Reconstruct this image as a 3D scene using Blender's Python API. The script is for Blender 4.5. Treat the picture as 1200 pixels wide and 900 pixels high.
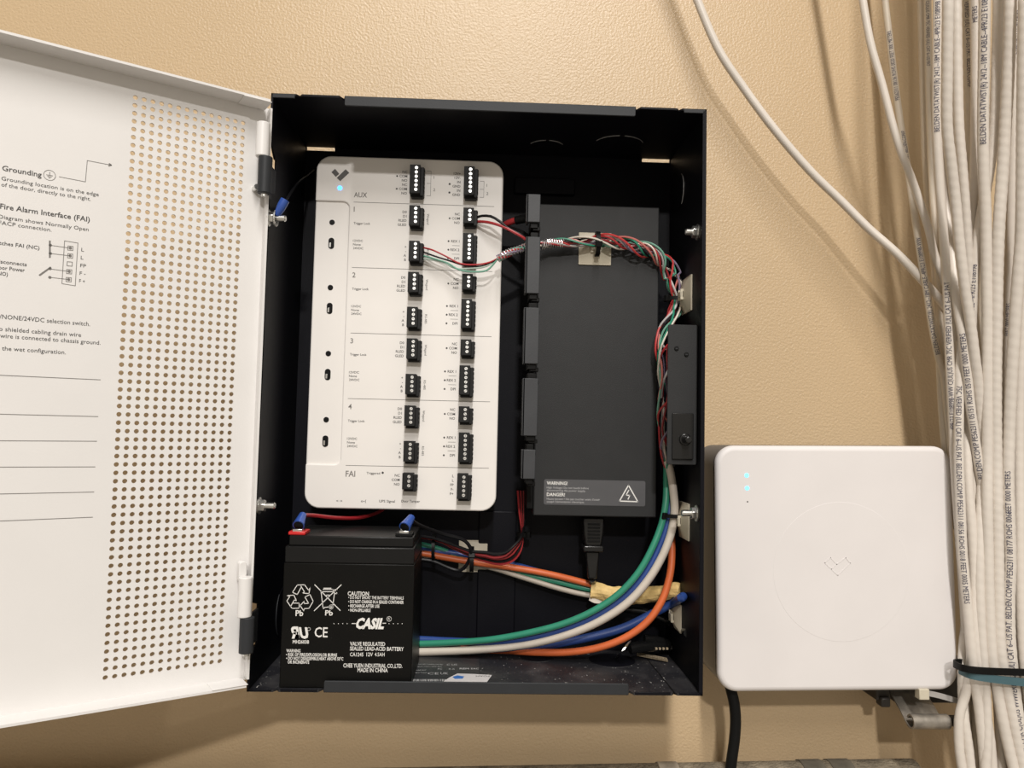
import bpy, bmesh, math, random
from mathutils import Vector, Matrix
random.seed(7)
for o in list(bpy.data.objects): bpy.data.objects.remove(o)
SC = bpy.context.scene
COL = SC.collection
S = 0.001                       # everything below is measured in millimetres
V = Vector
R = math.radians

# ------------------------------------------------------------------ camera
FPX = 907.96                    # focal length in pixels of the 1200 px wide frame
CP = V((-0.851, -663.56, -27.97))
RX = V((0.99903271, -0.03828361, 0.02163349))
UX = V((-0.02387219, -0.05902004, 0.99797132))
FX = V((0.03692914, 0.99752243, 0.05987687))
cd = bpy.data.cameras.new('camera')
cd.sensor_width = 36.0
cd.lens = FPX / 1200 * 36
cd.clip_start = 0.01
cam = bpy.data.objects.new('camera', cd)
COL.objects.link(cam)
m3 = Matrix((RX, UX, -FX)).transposed()
cam.matrix_world = Matrix.Translation(CP * S) @ m3.to_4x4()
SC.camera = cam

# ------------------------------------------------------------------ light
w = bpy.data.worlds.new('world')
SC.world = w
w.use_nodes = True
w.node_tree.nodes['Background'].inputs[0].default_value = (1.0, 0.89, 0.74, 1)
w.node_tree.nodes['Background'].inputs[1].default_value = 0.42

def strip(name, loc, sx, sy, power, col=(1, 0.963, 0.925)):
    l = bpy.data.lights.new(name, 'AREA')
    l.shape = 'RECTANGLE'; l.size = sx * S; l.size_y = sy * S
    l.energy = power; l.color = col
    o = bpy.data.objects.new(name, l)
    o.location = V(loc) * S          # an area light shines along its local -Z: straight down
    COL.objects.link(o)
    return o
strip('ceiling_lamp', (115, -3600, 1720), 220, 260, 118)     # far fixture: low, compact
strip('ceiling_lamp', (80, -2050, 2100), 140, 2100, 84)       # overhead fixture near the wall


vs = SC.view_settings
vs.view_transform = 'Standard'
vs.look = 'None'
vs.gamma = 1
vs.use_curve_mapping = False
vs.exposure = 0.0

# ------------------------------------------------------------------ pixel -> place helpers
def ray(x, y):
    return RX * ((x - 600) / FPX) - UX * ((y - 450) / FPX) + FX
def px(x, y, Y):                 # the point of the plane "Y mm from the wall surface" seen at a pixel
    d = ray(x, y)
    return CP + d * ((Y - CP.y) / d.y)
def pz(x, y, Z):                 # the same for a horizontal plane
    d = ray(x, y)
    return CP + d * ((Z - CP.z) / d.z)
def pX(x, y, X):                 # the same for a plane parallel to the side walls
    d = ray(x, y)
    return CP + d * ((X - CP.x) / d.x)

# ------------------------------------------------------------------ materials
MATS = {}
def mat(name, col, rough=0.5, metal=0.0, var=0.06, vscale=60, bump=0.0, bscale=900, spec=0.5, emit=None, estr=0, coat=0, bdist=0.0004):
    if name in MATS: return MATS[name]
    m = bpy.data.materials.new(name); m.use_nodes = True
    nt = m.node_tree; n = nt.nodes; L = nt.links
    b = n['Principled BSDF']
    tc = n.new('ShaderNodeTexCoord')
    nz = n.new('ShaderNodeTexNoise'); nz.inputs['Scale'].default_value = vscale; nz.inputs['Detail'].default_value = 4
    L.new(tc.outputs['Object'], nz.inputs['Vector'])
    rp = n.new('ShaderNodeValToRGB')
    rp.color_ramp.elements[0].position = 0.3; rp.color_ramp.elements[1].position = 0.7
    rp.color_ramp.elements[0].color = tuple(c * (1 - var) for c in col) + (1,)
    rp.color_ramp.elements[1].color = tuple(min(1, c * (1 + var)) for c in col) + (1,)
    L.new(nz.outputs['Fac'], rp.inputs['Fac'])
    L.new(rp.outputs['Color'], b.inputs['Base Color'])
    b.inputs['Roughness'].default_value = rough
    b.inputs['Metallic'].default_value = metal
    b.inputs['Specular IOR Level'].default_value = spec
    if coat: b.inputs['Coat Weight'].default_value = coat
    if bump:
        nb = n.new('ShaderNodeTexNoise'); nb.inputs['Scale'].default_value = bscale; nb.inputs['Detail'].default_value = 2
        L.new(tc.outputs['Object'], nb.inputs['Vector'])
        bp = n.new('ShaderNodeBump'); bp.inputs['Strength'].default_value = bump; bp.inputs['Distance'].default_value = bdist
        L.new(nb.outputs['Fac'], bp.inputs['Height']); L.new(bp.outputs['Normal'], b.inputs['Normal'])
    if emit:
        b.inputs['Emission Color'].default_value = emit + (1,)
        b.inputs['Emission Strength'].default_value = estr
    MATS[name] = m
    return m

WALL = mat('beige_eggshell_paint', (0.55, 0.408, 0.247), 0.37, var=0.03, vscale=5, bump=0.5, bscale=480, bdist=0.0011, spec=0.5)
BOXM = mat('black_powder_coat', (0.0048, 0.0049, 0.0072), 0.45, bump=0.25, bscale=1500, spec=0.12)
LIP = mat('charcoal_powder_coat', (0.026, 0.028, 0.031), 0.5, bump=0.2, bscale=1500, spec=0.25)
DOORM = mat('white_powder_coat', (0.72, 0.705, 0.69), 0.38, var=0.012, vscale=30, bump=0.10, bscale=900, spec=0.4)
BOARD = mat('warm_white_plastic', (0.80, 0.77, 0.735), 0.34, var=0.012, vscale=40, spec=0.4)
GATE = mat('white_matte_plastic', (0.72, 0.69, 0.68), 0.48, var=0.02, vscale=22, spec=0.35)
GBODY = mat('grey_plastic_shell', (0.075, 0.075, 0.078), 0.45)
BLK = mat('black_plastic', (0.006, 0.006, 0.006), 0.45, spec=0.14)
BLKG = mat('glossy_black_plastic', (0.008, 0.008, 0.008), 0.25)
TERM = mat('terminal_black', (0.011, 0.011, 0.011), 0.55, spec=0.25)
PSU = mat('dark_grey_coated_steel', (0.0195, 0.020, 0.0208), 0.5, bump=0.25, bscale=1800, spec=0.3)
PSUC = mat('grey_anodised_clip', (0.045, 0.047, 0.051), 0.45, bump=0.1, spec=0.3)
CHROME = mat('zinc_metal', (0.72, 0.72, 0.70), 0.28, metal=1.0)
SCREW = mat('bright_screw_metal', (0.82, 0.82, 0.80), 0.35, metal=0.85)
INK = mat('dark_grey_ink', (0.05, 0.048, 0.046), 0.6)
INKS = mat('grey_ink', (0.17, 0.16, 0.15), 0.6)
WINK = mat('white_ink', (0.72, 0.71, 0.68), 0.6)
GINK = mat('light_grey_ink', (0.42, 0.42, 0.42), 0.6)
LBL = mat('slate_label_film', (0.075, 0.075, 0.08), 0.4)
RED = mat('red_insulation', (0.40, 0.03, 0.035), 0.38, spec=0.4)
GRN = mat('green_insulation', (0.03, 0.24, 0.15), 0.38)
BLU = mat('blue_insulation', (0.025, 0.065, 0.25), 0.38)
ORA = mat('orange_insulation', (0.62, 0.135, 0.04), 0.42)
WHI = mat('white_insulation', (0.68, 0.62, 0.54), 0.42)
GRY = mat('grey_beige_jacket', (0.42, 0.37, 0.31), 0.45)
PGRN = mat('pale_green_insulation', (0.16, 0.36, 0.27), 0.4)
MAU = mat('mauve_insulation', (0.22, 0.17, 0.25), 0.4)
PINK = mat('faded_red_insulation', (0.52, 0.16, 0.14), 0.4)
BWIRE = mat('black_insulation', (0.008, 0.008, 0.009), 0.4, spec=0.22)
FOIL = mat('drain_wire_metal', (0.62, 0.60, 0.60), 0.35, metal=0.8)
SPADE = mat('blue_vinyl_sleeve', (0.03, 0.08, 0.33), 0.3)
TAPE = mat('yellow_masking_tape', (0.70, 0.50, 0.20), 0.6, var=0.15, vscale=90, bump=0.6, bscale=200, bdist=0.001)
MOUNT = mat('ivory_nylon', (0.56, 0.51, 0.40), 0.5, var=0.04)
CATJ = mat('white_cable_jacket', (0.665, 0.61, 0.545), 0.40, var=0.03, vscale=40, spec=0.45)
CATJ2 = mat('shaded_cable_jacket', (0.62, 0.55, 0.45), 0.42, var=0.03, vscale=40, spec=0.4)  # white jacket toned down: shade behind and between the cables painted in
CINK = mat('blue_black_cable_ink', (0.05, 0.05, 0.09), 0.6)
TEAL = mat('teal_strap', (0.05, 0.11, 0.13), 0.6, bump=0.3)
GALV = mat('dusty_galvanised_steel', (0.30, 0.27, 0.23), 0.5, metal=0.6, var=0.35, vscale=120, bump=0.3, bscale=300)
DARKST = mat('dark_steel', (0.05, 0.045, 0.04), 0.5, metal=0.5, var=0.2)
PIPE = mat('dusty_conduit', (0.20, 0.165, 0.115), 0.85, var=0.5, vscale=55, bump=0.9, bscale=380, bdist=0.003)
REDP = mat('red_terminal_plastic', (0.55, 0.02, 0.02), 0.35)
STICK = mat('white_sticker_paper', (0.62, 0.60, 0.60), 0.5)
SBLUE = mat('sticker_blue_ink', (0.04, 0.15, 0.45), 0.5)
TAN = mat('tan_nylon', (0.30, 0.24, 0.16), 0.6)
LEDB = mat('blue_led', (0.1, 0.3, 1.0), 0.3, emit=(0.02, 0.22, 1.0), estr=7)
LEDC = mat('cyan_led', (0.2, 0.6, 1.0), 0.3, emit=(0.10, 0.50, 1.0), estr=2.2)
BATT = mat('battery_black_abs', (0.0052, 0.0050, 0.0045), 0.42, bump=0.15, bscale=900, spec=0.12)
BATL = mat('battery_lid_abs', (0.0075, 0.0075, 0.0075), 0.36, bump=0.1, bscale=900, spec=0.22)

# floor of the box carries dust and scuffs
def dusty():
    m = bpy.data.materials.new('black_powder_coat_with_dust'); m.use_nodes = True
    nt = m.node_tree; n = nt.nodes; L = nt.links; b = n['Principled BSDF']
    tc = n.new('ShaderNodeTexCoord')
    a = n.new('ShaderNodeTexNoise'); a.inputs['Scale'].default_value = 34; a.inputs['Detail'].default_value = 6; a.inputs['Distortion'].default_value = 0.5
    c = n.new('ShaderNodeTexNoise'); c.inputs['Scale'].default_value = 420; c.inputs['Detail'].default_value = 2
    L.new(tc.outputs['Object'], a.inputs['Vector']); L.new(tc.outputs['Object'], c.inputs['Vector'])
    r1 = n.new('ShaderNodeValToRGB'); r1.color_ramp.elements[0].position = 0.48; r1.color_ramp.elements[1].position = 0.78
    r2 = n.new('ShaderNodeValToRGB'); r2.color_ramp.elements[0].position = 0.70; r2.color_ramp.elements[1].position = 0.74
    L.new(a.outputs['Fac'], r1.inputs['Fac']); L.new(c.outputs['Fac'], r2.inputs['Fac'])
    mx = n.new('ShaderNodeMix'); mx.data_type = 'RGBA'
    mx.inputs[6].default_value = (0.013, 0.013, 0.016, 1); mx.inputs[7].default_value = (0.055, 0.053, 0.054, 1)
    L.new(r1.outputs['Color'], mx.inputs[0])
    m2 = n.new('ShaderNodeMix'); m2.data_type = 'RGBA'; m2.inputs[7].default_value = (0.45, 0.44, 0.42, 1)
    L.new(mx.outputs[2], m2.inputs[6]); L.new(r2.outputs['Color'], m2.inputs[0])
    L.new(m2.outputs[2], b.inputs['Base Color'])
    b.inputs['Roughness'].default_value = 0.5
    return m
DUST = dusty()

# ------------------------------------------------------------------ mesh helpers
WL = {}          # world origin of every object built here (mm)
def rrect(x0, x1, z0, z1, r, n=6):
    p = []
    for cx, cz, a0 in ((x1 - r, z1 - r, 0), (x0 + r, z1 - r, 90), (x0 + r, z0 + r, 180), (x1 - r, z0 + r, 270)):
        for k in range(n + 1):
            a = R(a0 + 90 * k / n); p.append((cx + r * math.cos(a), cz + r * math.sin(a)))
    return p
def basis(o, r, u, n):
    o, r, u, n = V(o), V(r), V(u), V(n)
    return lambda a, b, c=0.0: o + r * a + u * b + n * c
XY = lambda a, b, c=0.0: V((a, b, c))
def spline(pts, step=3.0):
    P = [V(p) for p in pts]
    if len(P) < 3:
        Q = P
    else:
        Q = []
        E = [P[0] * 2 - P[1]] + P + [P[-1] * 2 - P[-2]]
        for i in range(1, len(E) - 2):
            p0, p1, p2, p3 = E[i - 1], E[i], E[i + 1], E[i + 2]
            # centripetal-like: non-uniform tangents keep the curve from overshooting
            d0 = max((p1 - p0).length, 1e-3) ** 0.5; d1 = max((p2 - p1).length, 1e-3) ** 0.5; d2 = max((p3 - p2).length, 1e-3) ** 0.5
            t1 = ((p1 - p0) / d0 - (p2 - p0) / (d0 + d1) + (p2 - p1) / d1) * d1
            t2 = ((p2 - p1) / d1 - (p3 - p1) / (d1 + d2) + (p3 - p2) / d2) * d1
            k = max(2, int((p2 - p1).length / step))
            for j in range(k):
                t = j / k
                Q.append((2 * t**3 - 3 * t**2 + 1) * p1 + (t**3 - 2 * t**2 + t) * t1 + (-2 * t**3 + 3 * t**2) * p2 + (t**3 - t**2) * t2)
        Q.append(P[-1])
    return Q
def frames(Q):
    T = []
    for i in range(len(Q)):
        a = Q[max(0, i - 1)]; b = Q[min(len(Q) - 1, i + 1)]
        T.append((b - a).normalized())
    ref = V((0, -1, 0)) if abs(T[0].y) < 0.9 else V((0, 0, 1))
    n = (ref - T[0] * ref.dot(T[0])).normalized()
    F = []
    for t in T:
        n = (n - t * n.dot(t))
        if n.length < 1e-5: n = t.orthogonal()
        n.normalize()
        F.append((t, n, t.cross(n)))
    return F

class MB:
    def __init__(s): s.v = []; s.f = []; s.m = []
    def add(s, vs_, fs, mi=0):
        k = len(s.v); s.v += [V(p) for p in vs_]
        for f in fs: s.f.append(tuple(i + k for i in f)); s.m.append(mi)
        return s
    def box(s, x0, x1, y0, y1, z0, z1, B=None, mi=0):
        B = B or XY
        p = [B(x, y, z) for x in (x0, x1) for y in (y0, y1) for z in (z0, z1)]
        return s.add(p, [(0, 1, 3, 2), (4, 6, 7, 5), (0, 4, 5, 1), (2, 3, 7, 6), (0, 2, 6, 4), (1, 5, 7, 3)], mi)
    def ext(s, pts, B, c0, c1, mi=0, taper=None):   # polygon in the (a,b) plane of basis B, from depth c0 to c1
        n = len(pts)
        p = [B(a, b, c0) for a, b in pts]
        q = taper or pts
        p += [B(a, b, c1) for a, b in q]
        return s.add(p, [tuple(range(n))[::-1], tuple(range(n, 2 * n))] + [(i, (i + 1) % n, n + (i + 1) % n, n + i) for i in range(n)], mi)
    def cyl(s, p0, p1, r0, r1=None, n=16, mi=0):
        p0, p1 = V(p0), V(p1); r1 = r0 if r1 is None else r1
        t = (p1 - p0).normalized(); a = t.orthogonal().normalized(); b = t.cross(a)
        P = []
        for c, r in ((p0, r0), (p1, r1)):
            for k in range(n):
                g = 2 * math.pi * k / n; P.append(c + (a * math.cos(g) + b * math.sin(g)) * r)
        return s.add(P, [tuple(range(n))[::-1], tuple(range(n, 2 * n))] + [(i, (i + 1) % n, n + (i + 1) % n, n + i) for i in range(n)], mi)
    def tube(s, pts, r, n=8, step=3.0, ripple=0.0, pitch=11.0, mi=0, raw=False, flat=1.0, closed=False):
        Q = pts if raw else spline(pts, step)
        F = frames(Q); P = []; d = 0; m = len(Q)
        for i, q in enumerate(Q):
            if i: d += (q - Q[i - 1]).length
            rr = r(i / (m - 1)) if callable(r) else r
            for k in range(n):
                g = 2 * math.pi * k / n
                e = rr * (1 + ripple * math.sin(g * 1 + d / pitch * 2 * math.pi) + 0.5 * ripple * math.sin(2 * g - d / pitch * 3.1))
                P.append(q + (F[i][1] * math.cos(g) + F[i][2] * math.sin(g) * flat) * e)
        fs = [(i * n + k, i * n + (k + 1) % n, (i + 1) * n + (k + 1) % n, (i + 1) * n + k) for i in range(m - 1) for k in range(n)]
        if closed: fs += [((m - 1) * n + k, (m - 1) * n + (k + 1) % n, (k + 1) % n, k) for k in range(n)]
        else: fs += [tuple(range(n))[::-1], tuple(range((m - 1) * n, m * n))]
        return s.add(P, fs, mi)
    def ribbon(s, pts, side, wid, th, mi=0, step=3.0, raw=False):   # flat strap: wid along side, th along the outward normal
        Q = pts if raw else spline(pts, step)
        side = V(side).normalized(); F = frames(Q); P = []
        for i, q in enumerate(Q):
            nn = F[i][0].cross(side).normalized()
            for a, b in ((-1, -1), (1, -1), (1, 1), (-1, 1)): P.append(q + side * (a * wid / 2) + nn * (b * th / 2))
        m = len(Q)
        fs = [(i * 4 + k, i * 4 + (k + 1) % 4, (i + 1) * 4 + (k + 1) % 4, (i + 1) * 4 + k) for i in range(m - 1) for k in range(4)]
        fs += [(3, 2, 1, 0), tuple((m - 1) * 4 + k for k in range(4))]
        return s.add(P, fs, mi)
    def stroke(s, pts, wd, B, c=0.0, th=0.12, closed=False):   # printed or raised line in the (a,b) plane of B
        P = list(pts) + ([pts[0]] if closed else [])
        for (a0, b0), (a1, b1) in zip(P[:-1], P[1:]):
            L_ = math.hypot(a1 - a0, b1 - b0)
            if L_ < 1e-6: continue
            dx, dy = (a1 - a0) / L_, (b1 - b0) / L_
            a0 -= dx * wd * .3; b0 -= dy * wd * .3; a1 += dx * wd * .3; b1 += dy * wd * .3
            nx, ny = -dy * wd / 2, dx * wd / 2
            s.ext([(a0 + nx, b0 + ny), (a0 - nx, b0 - ny), (a1 - nx, b1 - ny), (a1 + nx, b1 + ny)], B, c, c + th)
        return s
    def disc(s, a, b, r, B, c=0.0, th=0.12, n=14):
        return s.ext([(a + r * math.cos(2 * math.pi * k / n), b + r * math.sin(2 * math.pi * k / n)) for k in range(n)], B, c, c + th)
    def mesh(s, name, mats, smooth=True, center=None):
        me = bpy.data.meshes.new(name)
        if center is None:
            lo = V([min(p[i] for p in s.v) for i in range(3)]); hi = V([max(p[i] for p in s.v) for i in range(3)])
            center = (lo + hi) / 2
        me.from_pydata([(p - center) * S for p in s.v], [], s.f)
        for mm in (mats if isinstance(mats, (list, tuple)) else [mats]): me.materials.append(mm)
        me.polygons.foreach_set('material_index', s.m)
        bm = bmesh.new(); bm.from_mesh(me); bmesh.ops.recalc_face_normals(bm, faces=bm.faces); bm.to_mesh(me); bm.free()
        if smooth:
            me.polygons.foreach_set('use_smooth', [True] * len(me.polygons))
            me.set_sharp_from_angle(angle=R(38))
        me.update()
        return me, center
    def build(s, name, mats, parent=None, bev=0, seg=2, smooth=True, **props):
        me, c = s.mesh(name, mats, smooth)
        return place(name, me, c, parent, bev, seg, **props)

def place(name, me, c, parent=None, bev=0, seg=2, **props):
    o = bpy.data.objects.new(name, me); COL.objects.link(o)
    c = V(c)
    if parent is not None:
        o.parent = parent; o.location = (c - WL[parent]) * S
    else: o.location = c * S
    WL[o] = c
    if bev:
        b = o.modifiers.new('bevel', 'BEVEL'); b.width = bev * S; b.segments = seg; b.limit_method = 'ANGLE'; b.angle_limit = R(40)
        b.harden_normals = False
    for k, x in props.items(): o[k] = x
    return o
def thing(name, label, cat, loc, group=None):
    o = bpy.data.objects.new(name, None); COL.objects.link(o)
    o.empty_display_size = 0.01
    o.location = V(loc) * S; WL[o] = V(loc)
    o['label'] = label; o['category'] = cat
    if group: o['group'] = group
    return o
def tag(o, label, cat, group=None):
    o['label'] = label; o['category'] = cat
    if group: o['group'] = group
    return o

# ------------------------------------------------------------------ lettering
_tc = {}
def glyphs(body, bold=0.0):
    k = (body, bold)
    if k in _tc: return _tc[k]
    cu = bpy.data.curves.new('t', 'FONT'); cu.body = body; cu.size = 1; cu.resolution_u = 2; cu.offset = bold; cu.fill_mode = 'FRONT'
    ob = bpy.data.objects.new('t', cu); COL.objects.link(ob)
    dg = bpy.context.evaluated_depsgraph_get()
    me = bpy.data.meshes.new_from_object(ob.evaluated_get(dg))
    r = ([(p.co.x, p.co.y) for p in me.vertices], [tuple(f.vertices) for f in me.polygons])
    bpy.data.objects.remove(ob); bpy.data.curves.remove(cu); bpy.data.meshes.remove(me)
    _tc[k] = r
    return r
_H = glyphs('H')[0]; CAPH = max(p[1] for p in _H) - min(p[1] for p in _H)
def text(mb, body, B, x, y, cap, width=None, align='l', bold=0.0, c=0.1, shear=0.0, rot=0, mi=0):
    vs_, fs = glyphs(body, bold)
    if not vs_: return
    sy = cap / CAPH
    x0 = min(p[0] for p in vs_); x1 = max(p[0] for p in vs_)
    sx = width / (x1 - x0) if width else sy * 1.0
    wd = (x1 - x0) * sx
    ox = {'l': 0, 'c': -wd / 2, 'r': -wd}[align]
    ca, sa = math.cos(R(rot)), math.sin(R(rot))
    P = []
    for a, b in vs_:
        u = (a - x0) * sx + ox + b * sy * shear; v = b * sy
        P.append(B(x + u * ca - v * sa, y + u * sa + v * ca, c))
    mb.add(P, fs, mi)

# ================================================================== the wall
MB().box(-2600, 2600, 0, 25, -1500, 1300).build('wall_back', WALL, kind='structure')
MB().box(-2600, 2600, -4200, 0, -1520, -1500).build('floor', mat('grey_concrete', (0.24, 0.22, 0.19), 0.7, var=0.15, vscale=3, bump=0.2, bscale=60), kind='structure')

# ================================================================== enclosure
HW, HH, DP = 159.5, 212.4, 109.0
T_ = 1.5
enc = thing('metal_enclosure', 'open black steel wall cabinet with white perforated door swung to the left', 'enclosure', (0, 0, -HH))
BK = 2.0       # the back sheet stands 2 mm off the wall
IX = basis((0, 0, 0), (1, 0, 0), (0, 1, 0), (0, 0, 1))
# back sheet with the two hanging slots cut through its top edge
SL = [(-157.5, -133.5), (133, 157.5)]
b = MB()
b.box(-HW, HW, -BK - T_, -BK, -HH, HH - 3.5)
for a0, a1 in ((-HW, SL[0][0]), (SL[0][1], SL[1][0]), (SL[1][1], HW)): b.box(a0, a1, -BK - T_, -BK, HH - 3.5, HH)
bp = b.build('back_panel', BOXM, enc)
MB().box(22, 74, -9, -BK - T_, 176, 190).build('mounting_rail', BOXM, bp, bev=0.8)
MB().box(-2, 30, -5.5, -BK - T_, -208, -96).build('stiffening_rib', BOXM, bp, bev=1.5)
# roof: notched front edge, slots at the rear
front = [(-HW, -DP), (-141.5, -DP), (-139.5, -DP + 3), (-137.5, -DP), (-110.5, -DP), (-108, -DP + 5), (-106.5, -DP), (106.5, -DP), (108, -DP + 5), (110.5, -DP), (137.5, -DP), (139.5, -DP + 3), (141.5, -DP), (HW, -DP)]
back = [(HW, -BK), (SL[1][1], -BK), (SL[1][1], -BK - 4), (SL[1][0], -BK - 4), (SL[1][0], -BK), (SL[0][1], -BK), (SL[0][1], -BK - 4), (SL[0][0], -BK - 4), (SL[0][0], -BK), (-HW, -BK)]
tp = MB().ext(front + back, IX, HH - T_, HH).build('top_panel', BOXM, enc)
MB().ext(rrect(-106.5, 106.5, HH - 7.5, HH - 0.2, 1.2, 3), basis((0, 0, 0), (1, 0, 0), (0, 0, 1), (0, 1, 0)), -DP - 0.6, -DP + 1.0).build('front_lip', LIP, tp, bev=0.4)
for a0, a1 in ((-158.5, -142.5), (142.5, 158.5)): MB().box(a0, a1, -DP - 0.3, -DP + 1, HH - 3.2, HH - 0.3).build('corner_lip', LIP, tp, bev=0.3)
btm = MB().ext([(a, y) for a, y in front] + [(HW, -BK), (-HW, -BK)], IX, -HH, -HH + T_).build('bottom_panel', DUST, enc)
MB().ext(rrect(-106.5, 106.5, -HH + 0.2, -HH + 8, 1.2, 3), basis((0, 0, 0), (1, 0, 0), (0, 0, 1), (0, 1, 0)), -DP - 0.6, -DP + 1.0).build('front_lip', LIP, btm, bev=0.4)
for a0, a1 in ((-158.5, -142.5), (-136.5, -111), (111, 136.5), (142.5, 158.5)): MB().box(a0, a1, -DP - 0.3, -DP + 0.8, -HH + 0.2, -HH + 2.2).build('corner_lip', BOXM, btm, bev=0.3)
# side sheets; the left one is cut back where the hinges sit
YZ = basis((0, 0, 0), (0, 1, 0), (0, 0, 1), (1, 0, 0))
prof = [(-DP, HH), (-DP, 178), (-DP + 12, 168), (-DP + 16, 168), (-DP + 16, 143), (-DP + 2, 139), (-DP + 2, -152), (-DP + 16, -156), (-DP + 16, -184), (-DP + 10, -184), (-DP, -194), (-DP, -HH), (-BK, -HH), (-BK, HH)]
lf = MB().ext(prof, YZ, -HW, -HW + T_).build('left_panel', BOXM, enc)
rt = MB().ext([(-DP, HH), (-DP, -HH), (-BK, -HH), (-BK, HH)], YZ, HW - T_, HW).build('right_panel', BOXM, enc)
MB().box(HW - 3, HW + .05, -DP - 0.3, -DP + .8, -HH + 1, HH - 1).build('edge_lip', BOXM, rt, bev=0.4)
# knock-outs: a punched disc with a broken outline; pale arcs paint in light leaking past
def knockout(par, B, r, arcs, disc_mat, ring=LIP, rw=0.55):
    d = MB().disc(0, 0, r - 0.6, B, 0, 0.5, 36).build('knockout', disc_mat, par, bev=0.2)
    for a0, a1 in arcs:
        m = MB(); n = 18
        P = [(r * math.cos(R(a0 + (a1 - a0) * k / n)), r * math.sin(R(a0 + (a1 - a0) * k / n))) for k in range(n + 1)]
        m.stroke(P, rw, B, 0, 0.5); m.build('knockout_outline', ring, par, smooth=False)
EDGE = mat('light_leak_grey', (0.42, 0.42, 0.42), 0.4, metal=0.3)  # pale grey standing in for light that leaks through the knock-out gaps
c1 = pz(640, 172, HH - T_); c2 = pz(724, 170, HH - T_)
dn = lambda c: basis(c, (1, 0, 0), (0, -1, 0), (0, 0, -1))
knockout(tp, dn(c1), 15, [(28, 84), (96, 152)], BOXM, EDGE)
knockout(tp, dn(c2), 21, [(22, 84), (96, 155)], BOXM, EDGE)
c3 = pX(796, 225, HW - T_)
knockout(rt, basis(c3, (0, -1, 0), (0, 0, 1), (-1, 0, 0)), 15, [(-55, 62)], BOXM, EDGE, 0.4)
c4 = pX(331, 716, -HW + T_)
knockout(lf, basis(c4, (0, -1, 0), (0, 0, 1), (1, 0, 0)), 20, [(-50, 50)], BOXM, LIP, 0.8)
flo = lambda c: basis(c, (1, 0, 0), (0, 1, 0), (0, 0, 1))
for (xx, yy, rr) in ((629, 770, 14), (717, 774, 19)):
    c = pz(xx, yy, -HH + T_)
    knockout(btm, flo(c), rr, [(150, 380)], BOXM, DUST, 0.6)
# fold seam on the floor
s0 = pz(792, 814, -HH + T_); s1 = pz(758, 772, -HH + T_)
MB().stroke([(s0.x, s0.y), (s1.x, s1.y)], 0.8, basis((0, 0, -HH + T_), (1, 0, 0), (0, 1, 0), (0, 0, 1)), 0, 0.3).build('seam', BLK, btm, smooth=False)
# printed rating label on the floor
FB = basis((0, 0, -HH + T_), (1, 0, 0), (0, 1, 0), (0, 0, 1))
m = MB()
q0, q1 = pz(470, 771, -HH + T_), pz(566, 804, -HH + T_)
m.box(q0.x, q1.x - 3, q1.y, q0.y, -HH + T_, -HH + T_ + 0.15)
lab = m.build('rating_label', mat('charcoal_label_film', (0.028, 0.028, 0.031), 0.4), btm, smooth=False)
m = MB()
def fl(m, t, x0, x1, yb, cap, bold=0.0, z=0.2):
    a = pz(x0, yb, -HH + T_); bb = pz(x1, yb, -HH + T_)
    text(m, t, FB, a.x, a.y, cap, width=abs(bb.x - a.x), c=z, bold=bold)
fl(m, 'Input 100-240V 50/60Hz 2.5A Max', 484, 519, 779, 2.2); fl(m, 'Output 12V / 24V DC', 484, 518, 781.6, 2.0); fl(m, 'Model AC', 484, 499, 786, 2.4); fl(m, 'Made in Taiwan', 484, 500, 789, 2.0)
fl(m, 'CE', 501, 514, 790.5, 4.6); fl(m, 'UK', 516, 525, 790.5, 5); fl(m, 'C US', 523.5, 535.5, 780, 4); fl(m, 'REM', 538.5, 549.5, 784.6, 3.6, 0.02); fl(m, 'EAC', 552, 561, 784.6, 3.4, 0.01); fl(m, 'FC', 513, 518, 785, 3.6); fl(m, 'R-R', 526, 533, 785, 3)
x = 484.0
while x < 522:
    wx = random.choice((0.5, 0.8, 1.1)); a = pz(x, 799, -HH + T_); bb = pz(x + wx, 799, -HH + T_)
    for y0, y1 in ((798.6, 796.2), (803.4, 801.0)):
        ya, yb_ = pz(x, y0, -HH + T_).y, pz(x, y1, -HH + T_).y
        m.box(a.x, bb.x, ya, yb_, -HH + T_ + 0.16, -HH + T_ + 0.22)
    x += wx + random.choice((0.5, 0.7, 1.0))
m.build('printed_lettering', GINK, lab, smooth=False)

# bolts through the side walls
def bolt(par, p, d, length, r=2.4, nut=True):
    p = V(p); d = V(d)
    m = MB(); m.cyl(p, p + d * 1.0, 6.0, 6.0, 20).build('washer', CHROME, par)
    m = MB(); m.cyl(p + d, p + d * 4.6, 4.6, 4.6, 6).build('hex_nut', CHROME, par, bev=0.3)
    m = MB(); m.cyl(p + d * 4.6, p + d * length, r, r, 14); m.cyl(p + d * length, p + d * (length + .8), r, r * .7, 14); m.build('threaded_stud', CHROME, par)
pr1 = pX(818, 272, HW - T_); pr2 = pX(817, 601.5, HW - T_); pl1 = pX(314, 255.5, -HW + T_); pl2 = pX(303, 592.5, -HW + T_)
bolt(rt, pr1, (-1, 0, 0), 9); bolt(rt, pr2, (-1, 0, 0), 11); bolt(lf, pl1, (1, 0, 0), 12); bolt(lf, pl2, (1, 0, 0), 11)

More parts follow.
